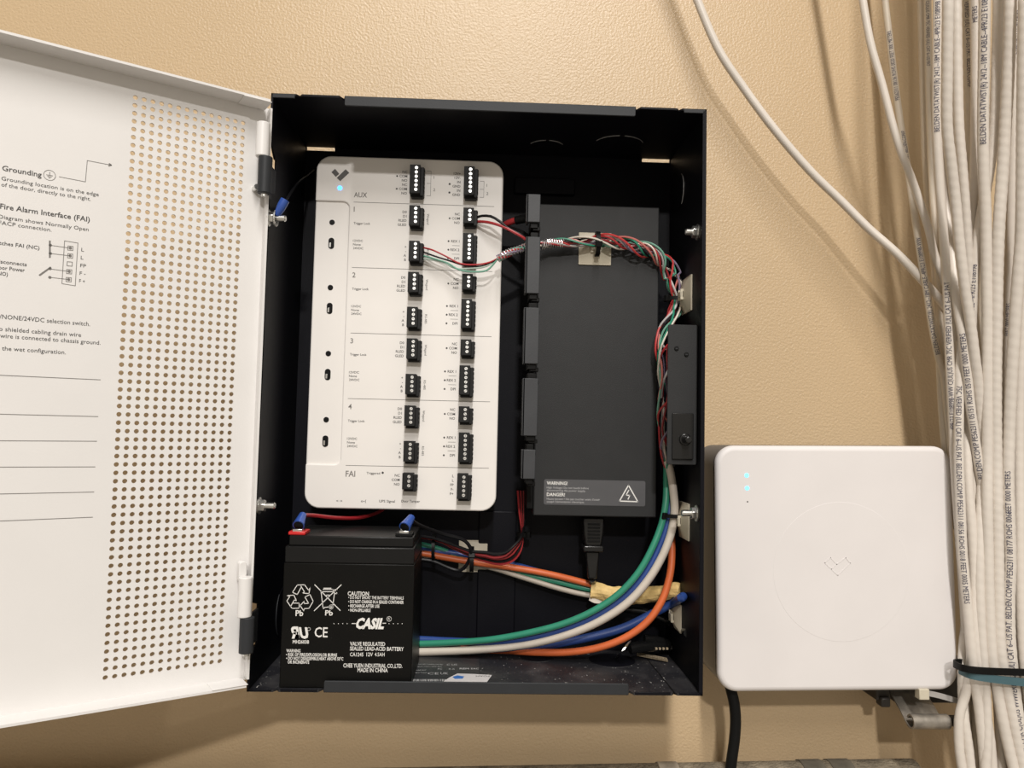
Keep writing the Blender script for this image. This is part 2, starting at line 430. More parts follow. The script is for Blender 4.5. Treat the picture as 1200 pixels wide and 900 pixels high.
# ---------------------------------------------------------------- door (part of the enclosure)
TH = 0.56218
HG = V((-HW - 2, -DP - 1, 0)); DU = V((-math.cos(TH), -math.sin(TH), 0)); DN = V((math.sin(TH), -math.cos(TH), 0))
DB = basis(HG, DU, (0, 0, 1), DN)          # (u from the hinge, z, towards the viewer)
DT = basis(HG, -DU, (0, 0, 1), DN)         # the same with a running to the right, for lettering
def dpx(x, y, off=0.0):
    d = ray(x, y); t = (HG + DN * off - CP).dot(DN) / d.dot(DN); p = CP + d * t
    return (p - HG).dot(DU), p.z
PT = 5.3519; U0 = 16.562 - PT / 2; Z0 = 185.66 + PT / 2; NC, NR = 14, 71
U1 = U0 + NC * PT; Z1 = Z0 - NR * PT
DW, DZ0, DZ1, FD, SH = 319.0, -204.0, 200.5, 17.0, 1.6
m = MB()
for a0, a1, z0, z1 in ((-1.6, U0, DZ0, DZ1), (U1, DW, DZ0, DZ1), (U0, U1, Z0, DZ1), (U0, U1, DZ0, Z1)):
    m.box(a0, a1, z0, z1, -SH, 0, DB)
HR = 1.52; n = 16
ring = []
for k in range(n):
    g = 2 * math.pi * (k + 0) / n; cx, sx_ = math.cos(g), math.sin(g); q = PT / 2 / max(abs(cx), abs(sx_))
    ring.append((cx * HR, sx_ * HR, cx * q, sx_ * q))
for i in range(NC):
    for j in range(NR):
        cu, cz = U0 + (i + .5) * PT, Z0 - (j + .5) * PT
        P = [DB(cu + r[2], cz + r[3], 0) for r in ring] + [DB(cu + r[0], cz + r[1], 0) for r in ring] + [DB(cu + r[0], cz + r[1], -SH) for r in ring] + [DB(cu + r[2], cz + r[3], -SH) for r in ring]
        fs = []
        for k in range(n):
            k2 = (k + 1) % n
            fs += [(k, k2, n + k2, n + k), (n + k, n + k2, 2 * n + k2, 2 * n + k), (2 * n + k, 2 * n + k2, 3 * n + k2, 3 * n + k)]
        m.add(P, fs)
# flanges folded towards the viewer
m.box(3, DW, DZ1 - SH, DZ1, 0, FD, DB)
m.box(3, DW, DZ0, DZ0 + SH, 0, FD, DB)
m.box(DW - SH, DW, DZ0, DZ1, 0, FD, DB)
m.box(-1.6, 0, DZ0 + 2, DZ1 - 2, 0, 7, DB)
door = m.build('door', DOORM, enc, smooth=False, label='white perforated steel door with printed wiring notes')
MB().box(2, 21, DZ1 - 2.4, DZ1 - SH, 1, FD + .6, DB).build('corner_tab', DOORM, door, bev=0.3)
MB().box(2, 25, DZ0 + SH, DZ0 + 2.2, 2, FD + .6, DB).build('corner_tab', DOORM, door, bev=0.3)
# hinges: white barrel above on the door, black knuckle below on the cabinet
def hinge(xw, yw0, yw1, xb, yb0, yb1):
    HY = -DP - 13.0
    a = px(xw, (yw0 + yw1) / 2, HY)
    b0, b1 = px(xw, yw0, HY).z, px(xw, yw1, HY).z
    MB().cyl((a.x, HY, b0), (a.x, HY, b1), 4.6, 4.6, 24).build('hinge_barrel', DOORM, door, bev=0.6)
    c = px(xb, (yb0 + yb1) / 2, HY); z0, z1 = px(xb, yb0, HY).z, px(xb, yb1, HY).z
    m = MB(); m.cyl((c.x, HY, z0), (c.x, HY, z1), 4.8, 4.8, 24)
    m.ext([(c.x, HY - 4.6), (-HW + 1.4, -DP + 17), (-HW - .4, -DP + 17), (c.x - 2, HY + 3)], IX, z1 + .5, z0 - .5)
    m.build('hinge_knuckle', LIP, lf, bev=0.5)
    MB().cyl((c.x, HY, z1 - 2), (c.x, HY, z1 + 2), 2.2, 2.2, 12).build('hinge_pin', CHROME, lf)
hinge(308, 144, 184, 310.5, 184, 227)
hinge(287, 676, 723, 289, 723, 765)
MB().cyl(DB(7, dpx(300, 222)[1], 0), DB(7, dpx(300, 222)[1], 7), 2.0, 2.0, 12).build('latch_pin', CHROME, door)
t_ = dpx(287, 668)
MB().ext(rrect(-2.6, 2.6, -7, 7, 2, 4), basis(DB(5.5, t_[1], 1), -DU, (0, 0, 1), DN), 0, 6).build('hinge_tab', DOORM, door, bev=0.5)
# printing on the door
def dtx(m, t, x0, y0, x1, y1, cap, bold=0.0, full=None):
    """text whose visible baseline runs from pixel (x0,y0) to (x1,y1) on the door"""
    a = dpx(x0, y0); bb = dpx(x1, y1)
    wd = a[0] - bb[0]
    text(m, t, DT, -a[0], (a[1] + bb[1]) / 2, cap, width=wd, c=0.15, bold=bold)
s_ = 3.529
m = MB()
dtx(m, 'Grounding', 8/s_, 170+107/s_, 172/s_, 170+131/s_, 3.1, 0.012)
m.build('printed_heading', INK, door, smooth=False); m = MB()
dtx(m, 'Fire Alarm Interface (FAI)', 0/s_, 170+261/s_, 371/s_, 170+319/s_, 3.1, 0.012)
m.build('printed_heading', INK, door, smooth=False)
m = MB()
dtx(m, 'Grounding location is on the edge', 5/s_, 170+147/s_, 408/s_, 170+210/s_, 2.3)
dtx(m, 'of the door, directly to the right.', 5/s_, 170+172/s_, 375/s_, 170+229/s_, 2.3)
m.build('printed_notes', INK, door, smooth=False); m = MB()
dtx(m, 'Diagram shows Normally Open', -6/s_, 170+302/s_, 366/s_, 170+357/s_, 2.3)
dtx(m, 'FACP connection.', -6/s_, 170+327/s_, 213/s_, 170+359/s_, 2.3)
m.build('printed_notes', INK, door, smooth=False); m = MB()
dtx(m, 'Latches FAI (NC)', -28/s_, 170+408/s_, 163/s_, 170+433/s_, 2.2, 0.008)
dtx(m, 'Disconnects', -24/s_, 170+484/s_, 110/s_, 170+503/s_, 2.2, 0.008)
dtx(m, 'Door Power', -24/s_, 170+509/s_, 102/s_, 170+527/s_, 2.2, 0.008)
dtx(m, '(NO)', -18/s_, 170+536/s_, 32/s_, 170+542/s_, 2.2, 0.008)
m.build('printed_notes', INK, door, smooth=False); m = MB()
dtx(m, '12VDC/NONE/24VDC selection switch.', -88/s_, 170+712/s_, 372/s_, 170+747/s_, 2.6)
dtx(m, 'to shielded cabling drain wire', -16/s_, 170+766/s_, 335/s_, 170+794/s_, 2.5)
dtx(m, 'wire is connected to chassis ground.', 0/s_, 170+797/s_, 415/s_, 170+825/s_, 2.5)
dtx(m, 'in the wet configuration.', -22/s_, 170+848/s_, 272/s_, 170+864/s_, 2.5)
m.build('printed_notes', INK, door, smooth=False); m = MB()
for t, yy in (('L', 439), ('L', 472), ('FP', 505), ('F -', 537), ('F +', 569)):
    dtx(m, t, (336 - (yy - 439) * .07)/s_, 170+yy/s_, ((336 if len(t) > 1 else 347) + (24 if len(t) > 1 else 0) - (yy - 439) * .07)/s_, 170+yy/s_+.5, 2.2)
m.build('printed_notes', INK, door, smooth=False)
m = MB()
def dl(pts, wd=0.35, z0=170.0):
    Q = [dpx(a/s_, z0 + b_/s_) for a, b_ in pts]
    m.stroke([(-u, z) for u, z in Q], wd, DT, 0.0, 0.12)
dl([(245, 131), (353, 152), (361, 64), (460, 83)]); dl([(452, 77), (460, 83), (450, 86)], .8)
m.build('printed_pointer', INKS, door, smooth=False); m = MB()
dl([(206, 397), (206, 464)], 1.0); dl([(206, 414), (290, 426)]); dl([(206, 448), (290, 458)])
dl([(164, 538), (209, 506)], 1.0); dl([(207, 512), (287, 523)]); dl([(206, 547), (285, 556)])
dl([(267, 396), (322, 405), (311, 582), (256, 573), (267, 396)])
for a, b_ in ((291, 426), (290, 458), (288, 491), (286, 523), (284, 556)):
    dl([(a - 10, b_ - 9), (a + 11, b_ - 7), (a + 10, b_ + 10), (a - 11, b_ + 8), (a - 10, b_ - 9)])
    if b_ != 491: u, z = dpx(a/s_, 170 + b_/s_); m.disc(-u, z, 0.9, DT)
for a, b_ in ((208, 414), (208, 448), (207, 511), (206, 547)):
    u, z = dpx(a/s_, 170 + b_/s_); m.disc(-u, z, 0.9, DT)
m.build('printed_diagram', INKS, door, smooth=False); m = MB()
u, z = dpx(205/s_, 170 + 125/s_)
m.stroke([(-u + 3.2 * math.cos(R(a)), z + 3.2 * math.sin(R(a))) for a in range(0, 361, 20)], .3, DT)
m.stroke([(-u, z + 2), (-u, z)], .35, DT); m.stroke([(-u - 1.7, z), (-u + 1.7, z)], .35, DT); m.stroke([(-u - 1.1, z - .8), (-u + 1.1, z - .8)], .35, DT); m.stroke([(-u - .5, z - 1.6), (-u + .5, z - 1.6)], .35, DT)
m.build('printed_ground_symbol', INKS, door, smooth=False)
for x1, y1, y0 in ((415, 159, 140), (405, 311, 301), (400, 413, 411), (393, 519, 520), (388, 623, 631), (383, 727, 743)):
    m = MB(); dl([(-80, y0 - (y1 - y0) * 80 / x1), (x1, y1)], .4, 400.0); m.build('ruled_line', INKS, door, smooth=False)

# ================================================================== ground lead on the left wall
g0 = pl1 + V((3.2, 0, 0))
gl = thing('ground_lead', 'thin black ground wire with blue ring terminal on the left wall stud', 'wire', g0)
MB().tube([g0 + V((6, -2, 6)), px(330, 243, -72), px(338, 230, -60), px(350, 214, -40), px(362, 205, -14), px(368, 200, -6)], 1.2, 8).build('wire', BWIRE, gl)
m = MB(); m.tube([g0 + V((3, -1, 2)), g0 + V((5, -1.5, 5)), g0 + V((7, -2, 9)), g0 + V((9, -2, 13))], lambda t: 2.3 + 1.0 * math.sin(min(1, t * 1.3) * math.pi / 2), 14, 1.5).build('crimp_sleeve', SPADE, gl)
m = MB(); m.stroke([(4.6 * math.cos(R(a)), 4.6 * math.sin(R(a))) for a in range(0, 361, 24)], 2.2, basis(g0, (0, 1, 0), (0, 0, 1), (1, 0, 0)), 2.0, 1.0); m.build('ring_terminal', CHROME, gl)

# ================================================================== access controller
BY = -45.0
BX0, BX1, BZ0, BZ1 = -139.3, 11.4, -92.2, 190.2
ctl = thing('access_controller', 'white controller board with black terminal blocks in two columns', 'controller', (-64, BY / 2, BZ0))
BB = basis((0, BY, 0), (1, 0, 0), (0, 0, 1), (0, -1, 0))      # c grows towards the viewer
r = 12.0
m = MB()
m.ext(rrect(BX0, BX1, BZ0, BZ1, r, 8), BB, -41.5, -1.6)
rx = px(407, 300, BY).x; zt = px(395, 236, BY).z; zb = px(390, 544, BY).z
P = []
def arc(cx, cz, rr, a0, a1, k=8):
    return [(cx + rr * math.cos(R(a0 + (a1 - a0) * i / k)), cz + rr * math.sin(R(a0 + (a1 - a0) * i / k))) for i in range(k + 1)]
P += arc(BX0 + r, BZ1 - r, r, 180, 90) + arc(BX1 - r, BZ1 - r, r, 90, 0) + arc(BX1 - r, BZ0 + r, r, 0, -90) + arc(BX0 + r, BZ0 + r, r, -90, -180)
P += [(BX0, zb)] + arc(rx - 5, zb + 5, 5, -90, 0) + arc(rx - 5, zt - 5, 5, 0, 90) + [(BX0, zt)]
m.ext(P, BB, -2.2, 0)
m.build('housing', BOARD, ctl, bev=1.3, seg=3)
# terminal blocks: one mesh per pin count, shared by the copies
PP = 3.5
def block_mesh(n):
    h = n * PP
    m = MB()
    Bk = basis((0, 0, 0), (1, 0, 0), (0, 0, 1), (0, -1, 0))
    m.box(-5.2, 3.2, -h + 0.6, 2.6, 0, 11.5, Bk)                 # plug carrying the screws
    m.box(3.2, 5.8, -h - 0.6, 1.2, 0, 9.4, Bk)                   # stepped header on the right
    m.box(-4.2, 5.0, -h - 1.4, 0.2, 0, 6.5, Bk)                  # socket underneath
    for k in range(n): m.box(5.8, 6.3, -k * PP - 1.1, -k * PP + 1.1, 3, 8, Bk)   # wire guides
    me, c = m.mesh('terminal_block', TERM, True, center=V((0, 0, 0)))
    return me
sm = MB()
sb = basis((0, 0, 0), (1, 0, 0), (0, 0, 1), (0, -1, 0))
sm.disc(0, 0, 1.22, sb, 0, 0.5, 14)
sm.box(-0.95, 0.95, -0.14, 0.14, 0.5, 0.56, sb, 1)
SCM, _ = sm.mesh('screw', [SCREW, BLK], True, center=V((0, 0, 0)))
BM = {n: block_mesh(n) for n in (3, 4, 5, 6)}
LB = [(488.1, 196.5, 6), (487.3, 244.2, 4), (486.9, 285.8, 4), (485.8, 322.4, 4), (484.6, 363.3, 4), (484.3, 400.3, 4), (483, 442, 4), (481.8, 479, 4), (480.8, 520.8, 4), (479.3, 558.5, 3)]
RB = [(551.6, 198.5, 6), (550.7, 246.9, 3), (550.2, 276.7, 6), (549.3, 324.6, 3), (548.4, 354, 6), (547.5, 401.6, 3), (546.2, 432, 6), (545.3, 480, 3), (545.4, 510.8, 6), (543.7, 559.2, 5)]
def put_block(x, y, n):
    p = px(x, y, BY - 11.5)
    o = place('terminal_block', BM[n], (p.x, BY, p.z), ctl, bev=0.35)
    for k in range(n):
        s = place('screw', SCM, (p.x, BY - 11.3, p.z - k * PP), o)
        s.rotation_euler = (0, random.uniform(0, 3.1), 0)
    return p
LP = [put_block(*a) for a in LB]; RP = [put_block(*a) for a in RB]
# push buttons and slide switches in the recess
for bx, by, sx_, sy in ((389.2, 260.6, 388.3, 285.2), (387.2, 337, 386.3, 361.4), (384.8, 414.3, 384, 438.9), (382.3, 491.8, 381.3, 517)):
    p = px(bx, by, BY + 1.6); MB().disc(p.x, p.z, 2.2, BB, -1.7, 0.5, 20).build('push_button', BLK, ctl, bev=0.2)
    p = px(sx_, sy, BY + 1.6)
    o = MB().ext(rrect(p.x - 2.3, p.x + 2.3, p.z - 4.5, p.z + 4.5, 2.2, 5), BB, -1.7, -1.3).build('switch_opening', BLK, ctl)
    MB().box(p.x - 1.6, p.x - .2, p.z - 3.2, p.z + 0.4, -1.4, -0.9, BB).build('slider', CHROME, o, bev=0.1)
p = px(398.3, 220.3, BY); 
MB().disc(p.x, p.z, 1.7, BB, -0.2, 0.5, 20).build('status_light', LEDB, ctl)
def bz(x, y): q = px(350 + x / 6.43, 180 + y / 6.43, BY); return (q.x, q.z)
m = MB()
m.ext([bz(247, 140), bz(275, 115), bz(306, 153), bz(280, 176)], BB, 0, 0.12); m.ext([bz(354, 118), bz(381, 145), bz(313, 208), bz(287, 183)], BB, 0, 0.12)
m.build('logo', mat('logo_grey', (0.07, 0.065, 0.06), 0.5), ctl, smooth=False)
def blk(x): return x * 0.6807
m = MB(); mt = MB()
def bt(t, x, y, cap, wpx=None, align='l', mm=None, bold=0.0):
    q = px(x, y, BY); text(mm or m, t, BB, q.x, q.z, blk(cap), width=blk(wpx) if wpx else None, align=align, c=0.08, bold=bold or 0.012)
for t, x, y in (('1', 414.5, 248), ('2', 412.7, 325), ('3', 410.5, 402.2), ('4', 408, 479.3)): bt(t, x, y, 5.8, mm=mt)
bt('AUX', 414.7, 231, 5.8, 15.5, mm=mt); bt('FAI', 405, 558.4, 6.6, 11, mm=mt)
for x, y in ((414.5, 262.8), (412.6, 339.6), (410, 416.5), (407.7, 494.3)): bt('Trigger Lock', x, y, 2.6, 19.3)
for x, y in ((413.7, 283.2), (411.6, 360), (409, 437.4), (406.7, 515.2)):
    bt('12VDC', x, y, 2.5, 11.5); bt('None', x, y + 4.4, 2.5, 9); bt('24VDC', x, y + 8.8, 2.5, 12)
bt('Triggered', 429.6, 555.6, 2.5, 15.5); bt('UPS Signal', 444.2, 588.6, 2.8, 18.3); bt('Door Tamper', 470.3, 588.6, 2.8, 21.5)
bt('<··>', 394, 588.4, 2.8, 7); bt('o-(', 423, 588.4, 2.8, 6)
q = px(448.5, 554, BY); m.disc(q.x, q.z, 0.9, BB)
def col(p, names, dots=()):
    for k, t in enumerate(names):
        z = p.z - k * PP
        text(m, t, BB, p.x - 8.3, z - 0.9, 1.95, align='r', c=0.08, bold=0.014)
        if k in dots: m.disc(p.x - 8.3 - 8.2, z, 0.75, BB)
def rotd(p, t, n):
    text(m, t, BB, p.x + 8.2, p.z - (n - 1) * PP / 2, 1.7, width=len(t) * 1.25, align='c', c=0.08, rot=-90)
col(LP[0], ['NC', 'COM', 'NO', 'NC', 'COM', 'NO'], (1, 4))
for i in (1, 3, 5, 7): col(LP[i], ['D0', 'D1', 'RLED', 'GLED']); rotd(LP[i], 'Wiegand', 4)
for i in (2, 4, 6, 8): col(LP[i], ['+', '-', 'A', 'B']); rotd(LP[i], 'RS-485', 4)
col(LP[9], ['NC', 'COM', 'NO'])
col(RP[0], ['12V+', '12V-', 'IN', 'GND', 'IN', 'GND'])
for k in (2.5, 4.5): m.disc(RP[0].x - 17, RP[0].z - k * PP, 0.85, BB)
for i in (1, 3, 5, 7): col(RP[i], ['NC', 'COM', 'NO'], (1,))
for i in (2, 4, 6, 8):
    for k, t in ((0.5, 'REX 1'), (2.5, 'REX 2'), (4.5, 'DPI')):
        z = RP[i].z - k * PP
        text(m, t, BB, RP[i].x - 8.2, z - 0.9, 1.95, align='r', c=0.08, bold=0.014); m.disc(RP[i].x - 17, z, 0.75, BB)
    for k in (1.5, 3.5): m.stroke([(RP[i].x - 14, RP[i].z - k * PP), (RP[i].x - 8, RP[i].z - k * PP)], .22, BB)
col(RP[9], ['L', 'L', 'FP', 'F-', 'F+'])
for p, (k0, k1, k2) in ((LP[0], (-0.4, 2.5, 5.4)), (RP[0], (1.6, 3.5, 5.4))):
    xa, xb = p.x + 7.6, p.x + 10.8
    for ka, kb, t in ((k0, k1, '1'), (k1, k2, '2')):
        m.stroke([(xa, p.z - ka * PP), (xb, p.z - ka * PP), (xb, p.z - kb * PP), (xa, p.z - kb * PP)], .22, BB)
        text(m, t, BB, xb + 2.2, p.z - (ka + kb) / 2 * PP - 1.1, 2.3, c=0.08)
for a in ((414.7, 236.5, 579, 242.4), (412.7, 313.3, 576.8, 318.4), (411, 390.4, 575.8, 394.4), (407.8, 467.2, 574.2, 470.6), (405.3, 545.6, 572.7, 548.4)):
    q0, q1 = px(a[0], a[1], BY), px(a[2], a[3], BY); zz = (q0.z + q1.z) / 2
    m.stroke([(q0.x, zz), (q1.x, zz)], .3, BB)
m.build('printed_legend', INK, ctl, smooth=False); mt.build('printed_section_numbers', INKS, ctl, smooth=False)

# ================================================================== power supply
PY = -45.0
psu = thing('power_supply', 'dark grey steel power supply cover with warning label', 'power supply', (90, PY / 2, -95))
PB = basis((0, PY, 0), (1, 0, 0), (0, 0, 1), (0, -1, 0))
MB().box(41, 139.6, PY, -4, -95, 156.6).build('cover', PSU, psu, bev=1.0)
for x0, x1, y0, y1 in ((617.5, 633, 227, 260.5), (616.6, 632, 277, 344), (614.5, 630.8, 360, 426.5), (613, 629.5, 443, 511), (611.8, 627, 526.6, 561.5)):
    a, c = px(x0, y0, -74), px(x1, y1, -74)
    m = MB()
    m.box(a.x, c.x, -74, -71.5, c.z, a.z)
    m.box(a.x - .2, a.x + 1.8, -74, -62, c.z, a.z)
    k = m.build('wire_guide', PSUC, psu, bev=0.5)
    for z0, z1 in ((c.z - 4, c.z + 3),) + (((a.z - 3, a.z + 4),) if y0 > 230 else ()):
        m = MB()
        m.box(a.x + 3.5, c.x - 1.5, -71.5, PY - 0.2, z0, z1)
        m.box(a.x + 5.5, c.x + 0.5, -70, -64, z0 - 1.6, z0 + 1.5)
        m.build('guide_foot', BLK, psu, bev=0.4)
MB().box(36, 41, -40, -6, -90, 150).build('wire_duct', BLK, psu, bev=0.4)
def pq(x, y): q = px(630 + x / 8.571, 550 + y / 8.571, PY); return (q.x, q.z)
a = pq(66, 98); c = pq(1080, 372)
lb = MB().ext(rrect(a[0], c[0], c[1], a[1], 1.6, 5), PB, 0, 0.15).build('warning_label', LBL, psu, smooth=False)
def pt(m, t, x0, x1, base, cap, bold=0.0):
    a0 = pq(x0, base); a1 = pq(x1, base)
    text(m, t, PB, a0[0], a0[1], cap / 8.571 * .6807, width=a1[0] - a0[0], c=0.2, bold=bold)
m = MB(); pt(m, 'WARNING!', 92, 300, 153, 32, 0.02); pt(m, 'DANGER!', 92, 274, 267, 32, 0.02)
tri = [pq(912, 160), pq(1006, 325), pq(822, 318)]
m.stroke(tri, 0.9, PB, 0.15, 0.1, closed=True)
m.stroke([pq(915, 210), pq(888, 258), pq(926, 262), pq(908, 300)], 0.8, PB, 0.15, 0.1)
m.build('printed_warning', WINK, lb, smooth=False)
m = MB(); pt(m, 'High Voltage! Do not touch before', 92, 512, 192, 21); pt(m, 'disconnecting the power supply.', 92, 482, 220, 21)
pt(m, "Haute tension ! Ne pas toucher avant d'avoir", 92, 625, 305, 21); pt(m, "coupé l'alimentation électrique.", 92, 470, 333, 21)
m.build('printed_small_lettering', GINK, lb, smooth=False)
# moulded plug of the mains lead
pl = thing('power_plug', 'black moulded mains plug under the power supply', 'plug', px(694, 680, -24))
PLB = basis((px(694, 640, -24).x, -24, 0), (1, 0, 0), (0, 0, 1), (0, -1, 0))
z_ = lambda y: px(694, y, -30).z
m = MB()
m.ext([(-9, z_(606)), (9, z_(606)), (8.3, z_(624)), (6.6, z_(640)), (-6.6, z_(640)), (-8.3, z_(624))], PLB, -8, 8)
pb_ = m.build('plug_body', BLKG, pl, bev=1.5)
for k in range(6): zz = z_(614 + k * 4); MB().box(-5, 5, zz - .8, zz + .8, 8, 8.9, PLB).build('grip_rib', BLK, pl)
MB().ext(rrect(-8.4, 8.4, z_(646.5), z_(639), 1.5, 3), PLB, -8, 9).build('collar', BLKG, pl, bev=1)
MB().ext([(-5.6, z_(646.5)), (5.6, z_(646.5)), (3.6, z_(679)), (-3.6, z_(679))], PLB, -4, 5).build('strain_relief', BLKG, pl, bev=1.2)
MB().tube([px(694, 678, -24), px(695, 686, -12), px(704, 702, -10), px(728, 712, -12), (px(760, 718, -18)), px(785, 729, -24), px(799, 737, -46), pX(806, 742, 158.9)], 3.2, 10).build('cord', BLKG, pl)

# ================================================================== tamper switch bracket
TY = -96.0
tb = thing('tamper_switch_bracket', 'grey sheet metal bracket holding the black plunger switch', 'bracket', (150, TY, -50))
TB = basis((0, TY, 0), (1, 0, 0), (0, 0, 1), (0, -1, 0))
a, c = px(783, 380, TY), px(817.5, 545, TY)
m = MB(); m.ext(rrect(a.x, HW - T_ - .2, c.z, a.z, 1.5, 3), TB, -1.6, 0); m.build('plate', PSU, tb, bev=0.4)
MB().box(HW - T_ - 1.8, HW - T_ - .2, TY + 1.6, TY + 26, c.z, a.z).build('side_flange', PSU, tb, bev=0.4)
for x, y in ((792.7, 408.4), (804.3, 415.4)):
    q = px(x, y, TY); o = MB().disc(q.x, q.z, 1.7, TB, 0, 0.9, 16).build('screw', BLK, tb, bev=0.3)
    MB().box(q.x - .9, q.x + .9, q.z - .2, q.z + .2, 0.9, 1.0, TB).build('screw_slot', PSUC, o)
a, c = px(787.5, 484, TY), px(811.7, 538.4, TY)
MB().ext(rrect(a.x, c.x, c.z, a.z, .8, 3), TB, 0, 2.2).build('switch_body', BLKG, tb, bev=0.5)
q = px(802, 515, TY)
m = MB(); m.cyl(TB(q.x, q.z, 2.2), TB(q.x, q.z, 4.2), 4.6, 4.2, 20); m.build('switch_collar', BLKG, tb, bev=.5)
m = MB(); m.cyl(TB(q.x, q.z, 4), TB(q.x, q.z, 13), 2.9, 2.6, 18); m.build('plunger', BLKG, tb, bev=.9, seg=3)

# ================================================================== battery
AY = -105.0
AX0, AX1, AZ0 = -138.4, -46.5, -HH + T_
bat = thing('lead_acid_battery', 'black sealed lead-acid battery with white printing on cabinet floor', 'battery', (-92, -70, AZ0))
AB = basis((0, AY, 0), (1, 0, 0), (0, 0, 1), (0, -1, 0))
zl = px(400, 660, AY).z; zs = px(400, 641, AY).z; ztop = px(400, 629, AY).z
MB().box(AX0, AX1, AY, -37, AZ0 + .1, zl - .3).build('case', BATT, bat, bev=0.7)
MB().box(AX0 + .4, AX1 - .4, AY + .2, -37.4, zl - .3, zs).build('lid', BATL, bat, bev=0.8)
MB().box(AX0 + 2.4, AX1 - 1.6, AY + 2.5, -40, zs, ztop).build('lid_top', BATL, bat, bev=0.8)
def at(x, y): q = px(325 + x / 6.43, 670 + y / 6.43, AY); return (q.x, q.z)
AK = 1 / 6.43 * (663.56 + AY) / FPX * 1.0
m = MB()
def bx(t, x0, x1, base, cap, bold=0.0, shear=0.0):
    a0, a1 = at(x0, base), at(x1, base)
    text(m, t, AB, a0[0], a0[1], cap * AK, width=a1[0] - a0[0], c=0.1, bold=bold, shear=shear)
bx('CAUTION', 530, 690, 178, 28, .02)
bx('• DO NOT SHORT THE BATTERY TERMINALS', 535, 952, 204, 22, .012); bx('• DO NOT CHARGE IN A SEALED CONTAINER', 535, 952, 236, 22, .02); bx('• RECHARGE AFTER USE', 535, 770, 268, 22, .02); bx('• NON-SPILLABLE', 535, 702, 300, 22, .02)
bx('VALVE REGULATED', 547, 812, 556, 27, .015); bx('SEALED LEAD-ACID BATTERY', 547, 952, 592, 27, .015); bx('CA1245', 547, 648, 636, 26, .01); bx('12V', 671, 720, 636, 26, .01); bx('4.5AH', 733, 808, 636, 26, .01)
bx('CHEE YUEN INDUSTRIAL CO.,LTD.', 497, 942, 720, 28, .015); bx('MADE IN CHINA', 604, 832, 755, 28, .015)
bx('WARNING', 68, 174, 606, 22, .02); bx('• RISK OF FIRE,EXPLOSION,OR BURNS', 66, 450, 635, 22, .02); bx('• DO NOT DISASSEMBLE,HEAT ABOVE 50°C', 66, 497, 663, 22, .02); bx('OR INCINERATE', 78, 240, 691, 22, .02)
bx('Pb', 137, 195, 332, 40, .02); bx('Pb', 360, 418, 328, 36, .02); bx('CE', 280, 378, 492, 70, .01); bx('MH26038', 116, 238, 540, 24, .02)
bx('ЯU', 108, 238, 498, 72, .05, -0.2)
bx('CASIL', 585, 800, 425, 70, .05, 0.22); bx('R', 835, 848, 362, 16)
W1 = 5.2 * AK
m.build('printed_lettering', WINK, bat, smooth=False)
m = MB()
def ap(pts, wd=W1, closed=False): m.stroke([at(*p) for p in pts], wd, AB, 0.0, .12, closed)
ap([(115, 155), (150, 100), (205, 98), (236, 140), (248, 118), (238, 165), (190, 160), (205, 152), (178, 108)]); ap([(115, 155), (150, 172), (178, 120)])
ap([(70, 180), (125, 176), (145, 220), (128, 212), (100, 262), (72, 220), (95, 185), (70, 180)]); ap([(100, 262), (112, 276), (165, 274), (165, 236), (118, 236)])
ap([(172, 255), (200, 296), (202, 278), (240, 275), (270, 222), (246, 172), (208, 190), (236, 238), (202, 240), (202, 222), (172, 255)])
ap([(282, 98), (474, 292)], W1 * 1.1); ap([(482, 98), (278, 294)], W1 * 1.1)
ap([(330, 150), (344, 270), (418, 262), (432, 150), (330, 150)]); ap([(345, 132), (415, 132), (432, 150)]); ap([(350, 124), (405, 124)]); ap([(432, 134), (450, 134)]); ap([(432, 165), (448, 165), (448, 156)]); ap([(370, 176), (400, 176)])
q = at(406, 265); m.stroke([(q[0] + 15 * AK * math.cos(R(k)), q[1] + 15 * AK * math.sin(R(k))) for k in range(0, 361, 24)], W1, AB); m.disc(q[0], q[1], 8 * AK, AB)
q = at(349, 272); m.disc(q[0], q[1], 7 * AK, AB)
for cx, cy in ((842, 355), (238, 432)):
    q = at(cx, cy); rr = (17 if cx > 500 else 11) * AK; m.stroke([(q[0] + rr * math.cos(R(k)), q[1] + rr * math.sin(R(k))) for k in range(0, 361, 24)], W1 * .7, AB)
for x in (427, 460, 493, 526, 842, 875, 908, 941): q = at(x, 391); m.disc(q[0], q[1], 3 * AK, AB)
ap([(562, 390), (590, 390)]); ap([(795, 388), (818, 388)])
m.build('printed_symbols', WINK, bat, smooth=False)
# terminals
def terminal(x, y, matl, nm):
    q = px(x, y, -93)
    m = MB(); m.box(q.x - 6, q.x + 6, -100, -84, ztop, ztop + 2.4); m.build('terminal_base', matl, bat, bev=.5)
    m = MB(); m.box(q.x - 3.1, q.x + 3.1, -93.5, -92.6, ztop + 2, ztop + 9); m.build('terminal_blade', CHROME, bat, bev=.2)
    return q.x
t1x = terminal(350.5, 622, REDP, 'red'); t2x = terminal(474.5, 621, BLK, 'black')
def spade(name, label, x, tilt, path, wm):
    o = thing(name, label, 'wire', (x, -93, ztop + 4))
    base = V((x, -95.5, ztop + 6.2)); d = V((tilt, 0.85, 0.55)).normalized()
    e = base + d * 12
    m = MB(); m.tube([base, base + d * 5, base + d * 9, e], lambda t: 4.3 - 1.6 * t, 18, 1.2); m.build('crimp_sleeve', SPADE, o)
    m = MB(); m.box(x - 3.4, x + 3.4, -99, -96.2, ztop + 1.2, ztop + 4.0); m.build('spade_terminal', CHROME, o, bev=.3)
    m = MB(); m.tube([base - d * .25, base + d * .2], 3.5, 16, .2); m.build('sleeve_opening', BLK, o)
    MB().tube([e - d * 2] + path, 1.5, 8).build('wire', wm, o)
